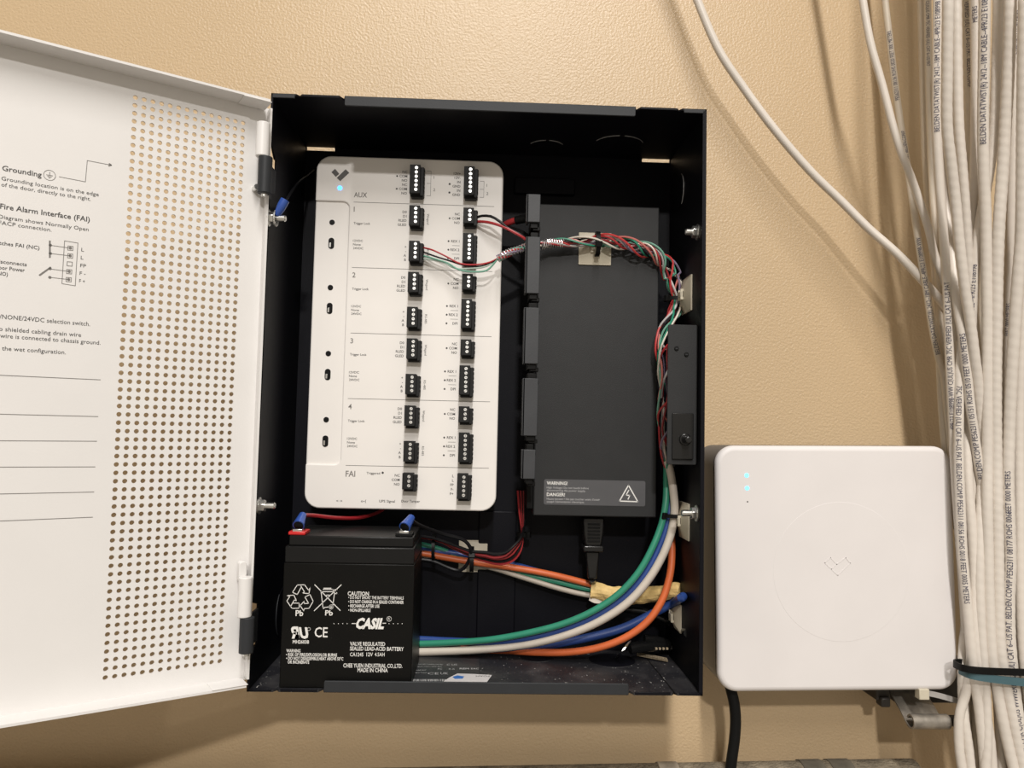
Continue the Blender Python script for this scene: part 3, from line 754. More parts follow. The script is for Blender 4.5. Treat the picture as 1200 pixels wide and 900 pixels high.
spade('battery_wire', 'red battery wire with blue spade connector on the red terminal', t1x, 0.05, [px(357, 604, -78), px(366, 604, -70), px(395, 607, -55), px(425, 606, -34), px(450, 596, -16), px(462, 580, -10)], mat('shaded_red_insulation', (.28, .015, .02), .4))
spade('battery_wire', 'black battery wire with blue spade connector on the black terminal', t2x, 0.35, [px(487, 613, -76), px(500, 619, -60), px(520, 626, -45), px(545, 634, -38), px(552, 646, -34), px(540, 668, -26), px(505, 657, -25), px(487, 655, -25)], BWIRE)

# ================================================================== cable tie mounts and ties
def mount(label, o, r_, u_, n_, size=26.5, hgt=4.5):
    B = basis(o, r_, u_, n_)
    t = thing('cable_tie_mount', label, 'tie mount', o, 'adhesive cable tie mounts')
    h = size / 2
    MB().box(-h, h, -h, h, 0, 1.3, B).build('base_plate', MOUNT, t, bev=.4)
    m = MB()
    k = 4.2
    m.ext([(-h + 1, -h + 1), (h - 1, -h + 1), (h - 1, h - 1), (-h + 1, h - 1)], B, 1.3, hgt, taper=[(-k - 1, -k - 1), (k + 1, -k - 1), (k + 1, k + 1), (-k - 1, k + 1)])
    m.build('raised_centre', MOUNT, t, bev=.25)
    m = MB(); m.box(-k, k, -2.6, 2.6, hgt, hgt + 0.9, B); m.box(-k, -k + 2.2, -k, k, hgt, hgt + 2.4, B); m.box(k - 2.2, k, -k, k, hgt, hgt + 2.4, B); m.box(-k, k, -2.2, 2.2, hgt + 1.6, hgt + 2.6, B)
    m.build('strap_bridge', MOUNT, t, bev=.25)
    return t
XA, ZA, YA = V((1, 0, 0)), V((0, 0, 1)), V((0, -1, 0))
mount('ivory tie mount on the power supply cover', px(697, 292, PY), XA, ZA, YA)
mount('ivory tie mount on the cabinet back under the battery wires', px(556, 651.5, -BK - T_), XA, ZA, YA, 26.5)
qa = pX(806, 346, HW - T_); qb = pX(803, 610, HW - T_); qc = pX(795, 722, HW - T_)
mount('ivory tie mount on the right wall above the switch bracket', (HW - T_, qa.y, qa.z), -YA, ZA, -XA, 28)
mount('ivory tie mount on the right wall below the switch bracket', (HW - T_, qb.y, qb.z), -YA, ZA, -XA, 28)
mount('ivory tie mount low on the right wall behind yellow tape', (HW - T_, qc.y, qc.z), -YA, ZA, -XA, 22)
def loop(label, c, e1, e2, a_, b_, side, wid=2.6, th=1.1, head=None, name='zip_tie', matl=BLK, cat='zip tie', sq=1.0):
    c, e1, e2 = V(c), V(e1), V(e2)
    t = thing(name, label, cat, c)
    pw = lambda v: math.copysign(abs(v) ** sq, v)
    Q = [c + e1 * (a_ * pw(math.cos(R(k)))) + e2 * (b_ * pw(math.sin(R(k)))) for k in range(0, 361, 6)]
    MB().ribbon(Q, side, wid, th, raw=True).build('strap', matl, t)
    if head:
        h = c + e1 * (a_ * math.cos(R(head))) + e2 * (b_ * math.sin(R(head))); sd = V(side)
        o = (h - c).normalized(); tg = o.cross(sd)
        MB().box(-wid * .8, wid * .8, -2.2, 2.2, -.6, 2.6, basis(h, sd, tg, o)).build('head', matl, t, bev=.3)
    return t
# ================================================================== harness of thin twisted wires
HP = [px(583, 303, -64), px(600, 295, -63), px(617, 289, -60), px(634, 287, -57), px(660, 284, -55), px(680, 283.5, -55), px(698, 282, -56), px(725, 284, -55), px(748, 290, -54), px(768, 298, -52), px(781, 310, -50), px(789, 326, -50), px(793, 343, -52), px(794.5, 352, -53), px(791, 370, -56), px(783, 390, -60), px(779, 410, -62), px(780, 430, -60), px(781, 455, -58), px(780, 480, -57), px(780, 505, -57), px(782, 530, -57), px(785, 548, -57)]
HQ = spline(HP, 2.0); HF = frames(HQ)
def rad(i):
    t = i / (len(HQ) - 1)
    return 2.0 + 3.3 * max(0, min(1, (t - 0.12) / 0.25)) + 1.6 * max(0, 1 - abs(t - 0.50) / 0.08) + (2.3 * max(0, 1 - abs(t - 0.66) / 0.07)) - 2.2 * max(0, 1 - abs(t - 0.562) / 0.03) - 1.5 * max(0, (t - 0.9) / 0.1)
wires = [('red', RED, 0, 1.0), ('pale green', PGRN, 40, .95), ('white', WHI, 80, 1.0), ('black', BWIRE, 120, .8), ('faded red', PINK, 160, .9), ('dark green', GRN, 200, 1.0), ('mauve', MAU, 240, .85), ('bright red', mat('bright_red_insulation', (0.50, 0.05, 0.05), .38), 280, 1.05), ('light grey', mat('light_grey_insulation', (.5, .48, .47), .4), 320, .9), ('dark red', mat('dark_red_insulation', (.26, .02, .025), .38), 20, .4)]
for nm, mt_, ph, k in wires:
    Q = []; d = 0; tw = 0
    for i, q in enumerate(HQ):
        t = i / (len(HQ) - 1)
        if i: st_ = (q - HQ[i - 1]).length; d += st_; tw += st_ / (46 if t < .48 else 120)
        g = R(ph) + tw * 2 * math.pi + 0.9 * math.sin(d / 17 + ph) + (1.4 * math.sin(d / 31 + ph * 3) if t > .5 else 0)
        rr = rad(i) * k * (1 + .22 * math.sin(d / 23 + ph))
        Q.append(q + HF[i][1] * (math.cos(g) * rr) + HF[i][2] * (math.sin(g) * rr))
    tag(MB().tube(Q, 0.85, 6, raw=True).build('harness_wire', mt_), nm + ' thin wire in the twisted harness over the power supply', 'wire', 'thin twisted harness wires')
# drain wire windings
def winding(label, i0, i1, rr, turns, r=0.55):
    Q = []; N = turns * 10
    for k in range(N + 1):
        f = i0 + (i1 - i0) * k / N; i = min(len(HQ) - 2, int(f)); p_ = HQ[i].lerp(HQ[i + 1], f - i); g = 2 * math.pi * k / 10
        rv = rr * (1 + .15 * math.sin(k * .7))
        Q.append(p_ + HF[i][1] * (math.cos(g) * rv) + HF[i][2] * (math.sin(g) * rv))
    tag(MB().tube(Q, r, 5, raw=True).build('drain_wire', FOIL), label, 'wire')
def idx(x):
    best = min(range(len(HQ) // 2), key=lambda i: abs((HQ[i] - CP).dot(RX) / (HQ[i] - CP).dot(FX) * FPX + 600 - x)); return best
winding('bare drain wire wound around the wires left of the grey clips', idx(584), idx(616), 2.7, 11)
winding('bare drain wire wound around the wires right of the grey clips', idx(634), idx(660), 3.6, 10)
loop('black zip tie on the power supply tie mount', px(700, 286, PY - 8), ZA, YA, 9.5, 7.5, XA, 3.4, 1.2, head=100)
loop('black zip tie around the wires above the switch bracket', px(795, 351, -54), XA, YA, 11, 8, (0.1, 0, 1), 3, 1.2, head=150)
# wires from the terminals to the harness
lp3 = LP[2]
hs = HP[0]
tag(MB().tube([V((lp3.x + 6, BY - 6, lp3.z - 1.5)), px(507, 293, -56), px(522, 300, -57), px(540, 309, -60), px(560, 310, -62), px(575, 307, -63), hs], 0.7, 7).build('terminal_wire', RED), 'thin red wire from the third block of the left column to the harness', 'wire')
tag(MB().tube([V((lp3.x + 6, BY - 6, lp3.z - 5)), px(509, 300, -55), px(525, 305, -56), px(545, 311, -60), px(563, 312, -61), px(576, 308, -63), hs], 0.7, 7).build('terminal_wire', BWIRE), 'thin black wire sagging below the red one from the left column', 'wire')
tag(MB().tube([V((lp3.x + 6, BY - 6, lp3.z - 8)), px(510, 303.5, -55), px(524, 308, -56), px(538, 316, -60), px(556, 318.5, -62), px(570, 317, -63), px(577, 311, -63), hs], 0.75, 7).build('terminal_wire', PGRN), 'pale green wire sagging lowest from the left terminal block', 'wire')
tag(MB().tube([V((lp3.x + 6, BY - 6, lp3.z - 10.5)), px(509, 305, -54), px(520, 308, -55), px(534, 314.5, -58), px(553, 314.5, -60), px(570, 312, -62), hs], 0.7, 7).build('terminal_wire', mat('white_green_insulation', (.42, .5, .44), .4)), 'greenish white wire beside the pale green one on the left terminal block', 'wire')
rp2 = RP[1]
tag(MB().tube([V((rp2.x + 6, BY - 6, rp2.z - 3.5)), px(565, 253, -56), px(575, 253.5, -58), px(585, 259, -60), px(596, 268, -61), px(612, 276, -62), px(622, 284, -60)], 1.1, 8).build('terminal_wire', BWIRE), 'black wire arching out of the second block in the right column', 'wire')
tag(MB().tube([V((rp2.x + 6, BY - 6, rp2.z - 7)), px(572, 260.5, -57), px(588, 265, -60), px(602, 272, -62), px(614, 279, -62), px(622, 286, -60)], 1.15, 8).build('terminal_wire', RED), 'red wire from the second right-column block to the grey clips', 'wire')
ob = thing('inline_connector', 'red wire end entering a black connector behind the top grey clip', 'connector', px(605, 258, -40))
MB().tube([px(588, 266, -30), px(596, 261, -36), px(606, 257.5, -40)], 2.6, 10).build('red_sleeve', RED, ob)
MB().tube([px(604, 258.5, -39), px(614, 256.5, -42), px(624, 257, -46)], 3.4, 10).build('black_sleeve', BLK, ob, bev=.3)
MB().tube([px(596, 268, -36), px(608, 272, -42), px(620, 279, -48)], 2.6, 8).build('black_lead', BLK, ob)

# ================================================================== thick coloured cables low in the cabinet
def cable(name, label, pts, r, mt_, n=12, ripple=0.0, cat='cable', group=None, **k):
    return tag(MB().tube(pts, r, n, ripple=ripple, **k).build(name, mt_), label, cat, group)
cable('orange_cable', 'upper orange cable running from the battery to yellow tape', [px(470, 650, -14), px(490, 648, -15), px(520, 653, -15), px(556, 659, -16), px(600, 665, -16), px(645, 673, -16), px(693, 685, -16), px(735, 696, -25), px(788, 693, -43)], 2.7, ORA)
cable('green_cable', 'upper green cable passing behind the battery tie to yellow tape', [px(470, 636, -14), px(490, 638, -13), px(515, 644, -12), px(545, 655, -11), px(580, 665, -10), px(620, 674, -11), px(655, 682, -12), px(694, 691, -13), px(735, 696, -23), px(788, 693, -42)], 2.5, GRN)
cable('blue_cable', 'upper blue cable tucked behind the orange one', [px(470, 644, -14), px(490, 644, -14), px(520, 647, -12), px(556, 652, -11), px(590, 659, -10), px(625, 668, -10), px(660, 680, -9), px(694, 690, -12), px(735, 696, -22), px(788, 693, -42)], 2.5, BLU)
cable('grey_cable', 'thin grey-white cable lowest of the upper bundle entering yellow tape', [px(470, 651, -11), px(490, 650, -11), px(530, 655, -11), px(575, 665, -12), px(620, 679, -13), px(660, 691, -14), px(694, 698, -15), px(735, 697, -25), px(788, 693.5, -43)], 2.2, GRY)
# yellow tape
tp_ = thing('masking_tape_wrap', 'wrinkled yellow tape wrapped around the upper cables', 'tape', px(740, 693, -16))
TPp = [px(693, 692.5, -17), px(705, 694, -19), px(722, 697.5, -22), px(745, 698, -28), px(765, 696.5, -34), px(780, 694, -40), px(791, 691.5, -46), pX(798, 692, 158.8)]
Q = spline(TPp, 2.0); F = frames(Q); m = MB(); n = 16; P = []
for i, q in enumerate(Q):
    t = i / (len(Q) - 1); base = 7.2 - 1.6 * t
    for k in range(n):
        g = 2 * math.pi * k / n
        e = base * (1 + .07 * math.sin(3 * g + i * .55) + .05 * math.sin(5 * g - i * .8) + random.uniform(-.02, .02))
        if i == 0: e *= 1.02 + .12 * math.sin(2 * g + 1)
        P.append(q + F[i][1] * math.cos(g) * e * .85 + F[i][2] * math.sin(g) * e)
m.add(P, [(i * n + k, i * n + (k + 1) % n, (i + 1) * n + (k + 1) % n, (i + 1) * n + k) for i in range(len(Q) - 1) for k in range(n)] + [tuple(range((len(Q) - 1) * n, len(Q) * n))])
m.build('tape_roll', TAPE, tp_, smooth=False)
MB().ribbon([px(691, 700, -21), px(697, 703, -22), px(705, 703.5, -21), px(712, 702, -20)], (0.2, 0.1, 1), 5, .3).build('tape_end', WHI, tp_)

cable('green_cable', 'lower green cable sweeping up the right side', [px(470, 754, -22), px(490, 754.5, -24), px(530, 753, -30), px(575, 749.5, -38), px(620, 741.5, -46), px(660, 731, -52), px(695, 716, -57), px(725, 696, -60), px(748, 671, -62), px(764, 643, -62), px(775, 615, -60), px(780, 590, -58), px(781, 560, -52), px(781, 530, -46)], 2.6, GRN)
cable('blue_cable', 'lower blue cable curving up beside the green one', [px(470, 748.5, -19), px(490, 749, -20), px(530, 751, -26), px(575, 752, -34), px(620, 747, -42), px(660, 737, -48), px(695, 723, -53), px(728, 702, -56), px(752, 677, -58), px(769, 648, -58), px(781, 617, -57), px(785, 590, -55), px(785, 560, -50), px(784, 530, -44)], 2.7, BLU)
cable('jacketed_cable', 'beige jacketed cable from the wire harness down behind the battery', [px(782, 540, -57), px(785.5, 552, -58), px(789, 575, -60), px(790.5, 598, -60), px(787, 622, -61), px(777, 650, -62), px(760, 679, -61), px(738, 704, -59), px(708, 725, -56), px(675, 740, -51), px(638, 751, -45), px(600, 757.5, -38), px(555, 761.5, -32), px(510, 763.5, -27), px(470, 764.5, -24)], 3.2, mat('beige_jacket', (.56, .50, .43), .42))
cable('blue_cable', 'thick blue cable leaving through the right wall near the floor', [px(560, 760, -22), px(600, 759, -26), px(640, 756, -30), px(690, 747, -34), px(730, 736, -36), px(765, 719, -38), px(788, 707, -42), pX(799, 700, 152), pX(801, 699, 158.9)], 3.4, BLU)
cable('orange_cable', 'lower orange cable curving up to the tie mount', [px(540, 761, -18), px(590, 762, -24), px(630, 764.5, -32), px(670, 764, -40), px(705, 758, -46), px(735, 746, -50), px(760, 727, -52), px(776, 703, -52), px(785, 674, -50), px(787.5, 645, -46), px(786, 618, -42), px(783, 590, -38)], 2.9, ORA)
loop('black zip tie around the big cables at the lower right mount', px(791, 604, -58), XA, YA, 9, 8, (0.25, 0, 1), 3, 1.1, head=160)
# red and black battery harness
for k, (mt_, dy, dx, lbl) in enumerate(((RED, 0, 0, 'outermost red wire of the drooping battery harness'), (BWIRE, -3, -2, 'black wire next to the outermost red in the drooping harness'), (RED, -6, -5, 'middle red wire of the drooping battery harness'), (BWIRE, -9, -7, 'inner black wire of the drooping battery harness'), (mat('dull_red_insulation', (.30, .025, .03), .4), -7.5, -9, 'innermost dull red wire of the drooping battery harness'), (BWIRE, -12, -10, 'topmost black wire of the drooping battery harness'))):
    yy = -24 - 2 * k
    cable('battery_harness_wire', lbl, [px(607 + k * 1.6, 575, -14), px(609 + k * 1.1, 600, -16), px(611 + k * .6, 615, -18), px(612 - k * .3, 630, yy + 4), px(610 + dx, 645 + dy * .3, yy), px(602 + dx, 656 + dy * .7, yy), px(588 + dx, 661 + dy, yy), px(570, 658 + dy * .9, yy), px(553, 652 + dy * .5, yy), px(535, 644 + dy * .35, yy), px(515, 634 + dy * .1, yy - 2), px(500, 630.5 + dy * .1, yy), px(484, 630 + dy * .2, yy + 4)], 1.15, mt_, n=7)
loop('black zip tie high on the drooping battery harness', px(612, 626, -20), XA, YA, 4.5, 6, ZA, 3, 1, head=20)
loop('black zip tie on the back panel mount around the upper cables', px(553, 655, -20), ZA, YA, 9.5, 14, XA, 3.2, 1.2, head=60)
loop('black zip tie hanging beside the battery around the upper cables', px(508.5, 641, -22), ZA, YA, 10, 12, XA, 2.6, 1.2)

# ================================================================== loose bits on the cabinet floor
fz = -HH + T_
st = thing('torn_sticker', 'torn white and blue sticker lying by the front lip', 'sticker', pz(548, 797, fz))
P = [pz(480 + a / 10, 760 + b_ / 10, fz) for a, b_ in ((400, 390), (470, 345), (560, 300), (760, 306), (965, 318), (920, 380), (875, 442), (540, 450), (460, 420))]
SB = basis((0, 0, fz + .25), (1, 0, 0), (0, 1, 0), (0, 0, 1))
MB().ext([(p.x, p.y) for p in P], SB, 0, .25).build('paper', STICK, st, smooth=False)
m = MB()
def sx(a, b_): q = pz(480 + a / 10, 760 + b_ / 10, fz); return (q.x, q.y)
m.ext([sx(500, 340), sx(560, 322), sx(640, 335), sx(620, 362), sx(530, 364)], SB, .25, .3); m.ext([sx(710, 418), sx(870, 420), sx(870, 438), sx(710, 440)], SB, .25, .3)
m.build('blue_print', SBLUE, st, smooth=False)
m = MB(); a = sx(935, 325); text(m, 'FOAM', SB, a[0], a[1], 3, width=10, c=.32, rot=180); a = sx(690, 420); text(m, 'PROOF', SB, a[0], a[1], 3, width=13, c=.32, rot=176)
m.build('dark_print', INK, st, smooth=False)
sc = [pz(746, 770, fz), pz(762, 773, fz), pz(782, 777, fz)]
m = MB(); m.ribbon([p + V((0, 0, 2.5)) for p in sc], (0, 1, .25), 4, 1.3); o = tag(m.build('tie_offcut', TAN), 'tan cut end of a cable tie lying in the right corner', 'offcut')
m = MB()
for k in range(16):
    q = sc[0].lerp(sc[2], .3 + k * .043) + V((0, -1.4, 3.4)); m.box(q.x - .35, q.x + .35, q.y - 1.2, q.y + 1.2, q.z - .4, q.z + .5)
m.build('serration', TAN, o)
sc = [pz(722, 773, fz) + V((0, 0, 1.5)), px(730, 762, -50), px(738, 752, -45)]
tag(MB().ribbon(sc, (1, 0, .4), 2.6, .8).build('tie_offcut', CHROME), 'shiny strip of metal leaning under the orange cable', 'offcut')
kn = thing('black_connector_stub', 'black plug stub lying on the floor near the right wall', 'connector', pz(752, 768, fz))
MB().tube([px(738, 760, -36), px(750, 758, -34), px(765, 757, -30), px(782, 756, -22)], 4.6, 12).build('stub_body', BLKG, kn)
MB().tube([px(755, 748, -30), px(770, 750, -28), px(785, 756, -22), px(788, 762, -24)], 3.2, 10).build('stub_cord', BLKG, kn)
m = MB()
for k in range(4): q = px(769 + 4.2 * k, 760, -44); m.box(q.x - .8, q.x + .8, -45, -43, q.z - .7, q.z + .7)
m.build('contact', TAN, kn)

# ================================================================== gateway
GZ = -60.0
gc = V((279.4, 0, -129.6)); ga = R(-1.0)
gw = thing('wireless_gateway', 'square white wireless gateway with two blue lights on the wall', 'gateway', (gc.x, GZ / 2, gc.z - 95))
gr = V((math.cos(ga), 0, -math.sin(ga))); gu = V((math.sin(ga), 0, math.cos(ga)))
GB = basis(V((gc.x, GZ, gc.z)), gr, gu, (0, -1, 0))
h = 95.0
m = MB(); m.ext(rrect(-h, h, -h, h, 15, 10), GB, -9, 0); m.build('front_cover', GATE, gw, bev=4.0, seg=5)
m = MB(); m.ext(rrect(-h + .6, h - .6, -h + .6, h - .6, 15, 10), GB, 60 + GZ * 2 + .2, -8.8); m.build('rear_shell', GBODY, gw, bev=0.8)
MB().disc(3, -3, 54, GB, -.4, .48, 72).build('cover_disc', GATE, gw, bev=0.12)
def gq(x, y):
    q = px(x, y, GZ) - V((gc.x, GZ, gc.z)); return (q.dot(gr), q.dot(gu))
for x, y in ((875, 557), (875.5, 572)):
    a = gq(x, y); MB().disc(a[0], a[1], 1.7, GB, -.2, .4, 16).build('status_light', LEDC, gw)
a = gq(876, 588); MB().disc(a[0], a[1], .6, GB, -.2, .25, 10).build('reset_hole', BLK, gw)
def gv(x, y): return gq(800 + x / 3.43, 500 + y / 3.43)
m = MB(); m.stroke([gv(571, 546), gv(594, 526), gv(619, 553), gv(655, 526), gv(674, 548), gv(623, 597)], .7, GB, .0, .3, closed=True); m.stroke([gv(598, 572), gv(619, 553)], .7, GB, .0, .3)
m.build('embossed_logo', GATE, gw, smooth=False)
cable('power_cable', 'black power cable hanging from under the gateway', [px(852, 790, -38), px(856, 806, -40), px(860.5, 825, -42), px(862, 845, -42), px(860.5, 868, -42), px(857.5, 890, -42), px(855, 915, -42), px(853, 960, -42)], 4.3, BLK, n=14)

# ================================================================== white network cables on the right
def cut_glyphs(body):
    vs_, fs = glyphs(body)
    bm = bmesh.new(); bv = [bm.verts.new((a, b_, 0)) for a, b_ in vs_]
    for f in fs:
        try: bm.faces.new([bv[i] for i in f])
        except ValueError: pass
    for k in range(-1, 7):
        bmesh.ops.bisect_plane(bm, geom=bm.verts[:] + bm.edges[:] + bm.faces[:], plane_co=(0, k * CAPH / 6 + .01, 0), plane_no=(0, 1, 0))
    bm.verts.index_update()
    r = ([(v.co.x, v.co.y) for v in bm.verts], [tuple(v.index for v in f.verts) for f in bm.faces]); bm.free()
    return r
def wrap_text(cbl, Q, body, start, size, r, up=False, off=0.0):
    vs_, fs = cut_glyphs(body)
    x0 = min(p[0] for p in vs_); sc_ = size / CAPH
    D = [0.0]
    for i in range(1, len(Q)): D.append(D[-1] + (Q[i] - Q[i - 1]).length)
    F = frames(Q); P = []
    for a, b_ in vs_:
        s = start + (a - x0) * sc_ * 0.76
        if up: s = start - (a - x0) * sc_ * 0.76
        s = max(0.01, min(D[-1] - .01, s))
        lo, hi = 0, len(D) - 1
        while hi - lo > 1:
            md = (lo + hi) // 2
            if D[md] <= s: lo = md
            else: hi = md
        f = (s - D[lo]) / max(1e-6, D[lo + 1] - D[lo]); q = Q[lo].lerp(Q[lo + 1], f); t = F[lo][0]
        vw = (CP - q); vw = (vw - t * vw.dot(t)).normalized(); sd = t.cross(vw).normalized()
        yy = (b_ * sc_ - size / 2) * (1 if up else -1) + off
        g = yy / r
        P.append(q + (vw * math.cos(g) + sd * math.sin(g) * -1 * (-1 if True else 1)) * (r + .2))
    m = MB(); m.add(P, fs); m.build('jacket_print', CINK, cbl, smooth=False)
T1 = 'BELDEN DATATWIST(R) 2412--18M CABLE--4PR/23 E108998-WW C(UL)US CMR 75C'
T2 = 'VERIFIED (UL) CAT 6--US PAT. BELDEN.COM/P PE562311 08177 ROHS 0019 FEET 0005 METERS'
def net(label, pts, r=3.2, ripple=0.03, prints=(), mt_=CATJ):
    nearer = lambda Y, y: Y if Y > -50 else -50 + (Y + 50) * (0.46 - 0.24 * max(0, min(1, y / 520)))
    ym = sum(p[2] for p in pts) / len(pts)
    r = 0.93 * r * (663.56 + nearer(ym, sum(p[1] for p in pts) / len(pts))) / (663.56 + ym)
    W3 = [px(x, y, nearer(Y, y)) for x, y, Y in pts]
    if pts[0][1] < 0: W3.insert(0, W3[0] + (W3[0] - W3[1]).normalized() * 220)
    if pts[-1][1] > 900: W3.append(W3[-1] + (W3[-1] - W3[-2]).normalized() * 150)
    rib = ripple >= .02
    Q = spline(W3, 1.6 if rib else 3.0)
    m = MB(); m.tube(Q, r, 14, raw=True, ripple=ripple * (0.65 if rib else 1), pitch=random.uniform(6.5, 8.5) if rib else 11)
    o = tag(m.build('network_cable', mt_), label, 'cable', 'white network cables')
    for (body, ys, up, off, sz) in prints:
        # arc length at which the cable crosses image row ys
        d = 0; prev = None
        for i, q in enumerate(Q):
            if i: d += (q - Q[i - 1]).length
            v = q - CP; row = 450 - v.dot(UX) / v.dot(FX) * FPX
            if row >= ys: break
        wrap_text(o, Q, body, d, sz * 1.12, r * (1 + .3 * ripple), up, off)
    return o
net('white cable looping in from the top centre to the bundle', [(806, -30, -36), (817, 0, -36), (843, 60, -36), (870, 101, -36), (907, 151, -37), (950, 201, -38), (987, 237, -40), (1017, 267, -44), (1053, 299, -52), (1085, 333, -66), (1102, 352, -76), (1116, 372, -80), (1128, 400, -82), (1134, 450, -80), (1138, 560, -78)], 3.7, 0.008)
net('leftmost white cable entering beside the bundle at the top edge', [(1006, -30, -95), (1011, 0, -95), (1020, 50, -96), (1034, 100, -97), (1047, 150, -98), (1056, 178, -98), (1067, 206, -98), (1078, 237, -97), (1088, 268, -96), (1095, 298, -94), (1105, 324, -92), (1114, 350, -88), (1121, 400, -80), (1124, 460, -72), (1128, 560, -64)], 3.1, 0.008)
net('thin printed white cable second from the left at the top edge', [(1034, -30, -30), (1037, 0, -30), (1043, 50, -32), (1049, 100, -36), (1056, 150, -42), (1064, 200, -50), (1071, 247, -60), (1079, 300, -72), (1086, 342, -80), (1093, 387, -84), (1099, 415, -84), (1106, 440, -82), (1110, 480, -78), (1114, 520, -70), (1118, 600, -60)], 3.0, 0.008, [('PE562311 08136 ROHS 0020 FEET 000 METERS', 118, True, -.3, 2.6), ('CAT 6--US PAT. BELDEN.COM/P', 205, True, -1.0, 2.4), ('BELDEN DATATWIST(R) 2412--18M CABLE--4PR/23 E108998-WW', 414, True, -.2, 2.7)], CATJ2)
net('shaded cable close to the wall behind the printed one', [(1078, -30, -24), (1079, 0, -24), (1081, 75, -26), (1083, 150, -30), (1087, 225, -38), (1094, 300, -48), (1100, 380, -56), (1102, 440, -60), (1104, 480, -58), (1107, 520, -50), (1112, 600, -44)], 3.2, 0.01, (), CATJ2)
net('shaded cable right of the wall-hugging one at the top edge', [(1086, -30, -34), (1087, 0, -34), (1088, 75, -36), (1090, 150, -40), (1093, 225, -50), (1098, 300, -58), (1104, 400, -64), (1112, 500, -62), (1122, 620, -60)], 3.1, 0.01, [('C(UL)US CMR 75C VERIFIED (UL) CAT 6--US PAT', 2, False, 0, 2.2)], CATJ2)
net('printed cable just left of the thick ribbed front cable', [(1099, -30, -170), (1099, 0, -170), (1098, 75, -168), (1098, 150, -164), (1101, 210, -160), (1106, 280, -156), (1110, 340, -154), (1112, 400, -150), (1114, 450, -146), (1117, 508, -138), (1121, 580, -120), (1128, 680, -110), (1133, 760, -108)], 3.2, 0.01, [('BELDEN DATATWIST(R) 2412--18M CABLE--4PR/23 E108998', 154, True, 0, 3.0), ('4PR/23 E108998-WW C(UL)US CMR 75C VERIFIED (UL) CAT 6--US PAT', 500, True, 0, 3.0)])
net('thick ribbed cable in front of the bundle top', [(1111, -30, -262), (1111, 0, -260), (1110, 75, -252), (1110, 150, -240), (1115, 195, -232), (1120, 240, -224), (1125, 292, -216), (1131, 340, -208), (1137, 378, -202), (1142, 417, -194), (1146, 450, -184), (1150, 500, -168), (1153, 560, -150), (1155, 640, -140), (1158, 780, -140)], 3.3, 0.03)
net('ribbed cable just right of the thick front one', [(1121, -30, -205), (1121, 0, -205), (1122, 75, -203), (1124, 150, -200), (1128, 200, -196), (1131, 240, -190), (1134, 290, -180), (1137, 340, -168), (1141, 400, -150), (1146, 470, -130), (1150, 560, -110)], 3.2, 0.03)
net('printed cable with a dark edge in the top gap', [(1130, -30, -150), (1131, 0, -150), (1134, 75, -150), (1135.5, 150, -150), (1135, 200, -148), (1136, 250, -146), (1138, 300, -140), (1142, 380, -130), (1150, 480, -115)], 3.1, 0.01, [('VERIFIED (UL) CAT 6--US PAT. BELDEN.COM/P', 3, False, -1.0, 2.6)], CATJ2)
net('plain cable left of the boldly printed front cable', [(1141, -30, -178), (1142, 0, -178), (1143.5, 75, -178), (1143, 150, -176), (1142, 200, -174), (1139, 250, -170), (1136, 300, -164), (1133, 360, -150), (1130, 430, -140), (1128, 520, -130)], 3.3, 0.01, [('METERS', 27, True, 0, 2.8)])
net('boldly printed cable near the top of the bundle front', [(1154, -30, -236), (1154, 0, -234), (1153, 75, -228), (1152, 150, -222), (1153, 205, -216), (1155, 250, -210), (1156, 300, -204), (1157, 370, -198), (1157, 450, -192), (1157, 530, -188), (1157, 600, -186), (1158, 650, -184), (1159, 700, -182), (1161, 750, -181), (1163, 775, -181), (1167, 800, -181), (1173, 833, -180), (1180, 867, -178), (1187, 897, -176), (1196, 935, -174)], 3.4, 0.02, [('BELDEN DATATWIST(R) 2412--18M CABLE--4PR/23 E108998-WW C(UL)', 168, True, 0, 3.3)])
net('cable crossing down to the left behind the bold print', [(1170, -30, -220), (1170, 0, -219), (1168, 75, -214), (1165, 150, -206), (1160, 195, -198), (1153, 235, -190), (1147, 270, -184), (1142, 315, -176), (1139, 365, -168), (1137, 420, -158), (1136, 480, -150), (1138, 560, -140), (1141, 617, -136), (1147, 683, -134), (1149, 733, -134), (1151, 765, -134), (1153, 800, -134), (1154, 833, -134), (1155, 867, -134), (1154, 900, -134), (1153, 940, -134)], 3.4, 0.02, [('CABLE--4PR/23 E108998', 372, True, .4, 3.2)])
net('ribbed cable fourth from the right at the top edge', [(1184, -30, -250), (1184, 0, -248), (1182, 75, -240), (1178, 150, -230), (1175, 200, -224), (1171, 260, -218), (1169, 310, -212), (1168, 370, -206), (1167, 447, -200), (1167.5, 530, -194), (1169, 600, -190), (1170, 675, -186), (1171.5, 750, -184), (1174, 775, -184), (1178, 800, -184), (1185, 833, -183), (1193, 872, -182), (1199, 900, -181), (1207, 940, -180)], 3.5, 0.035)
net('thin shaded cable third from the right at the top edge', [(1191, -30, -190), (1191, 0, -190), (1190, 75, -188), (1188, 150, -184), (1186, 220, -178), (1184, 300, -170), (1181, 370, -160), (1178, 440, -150), (1176, 520, -140), (1176, 620, -132), (1178, 760, -130), (1184, 860, -128), (1188, 940, -128)], 3.2, 0.01, [('E108998-WW C(UL)US', 60, True, 0.6, 2.6), ('FEET 0000 METERS', 392, True, 0, 2.5)])
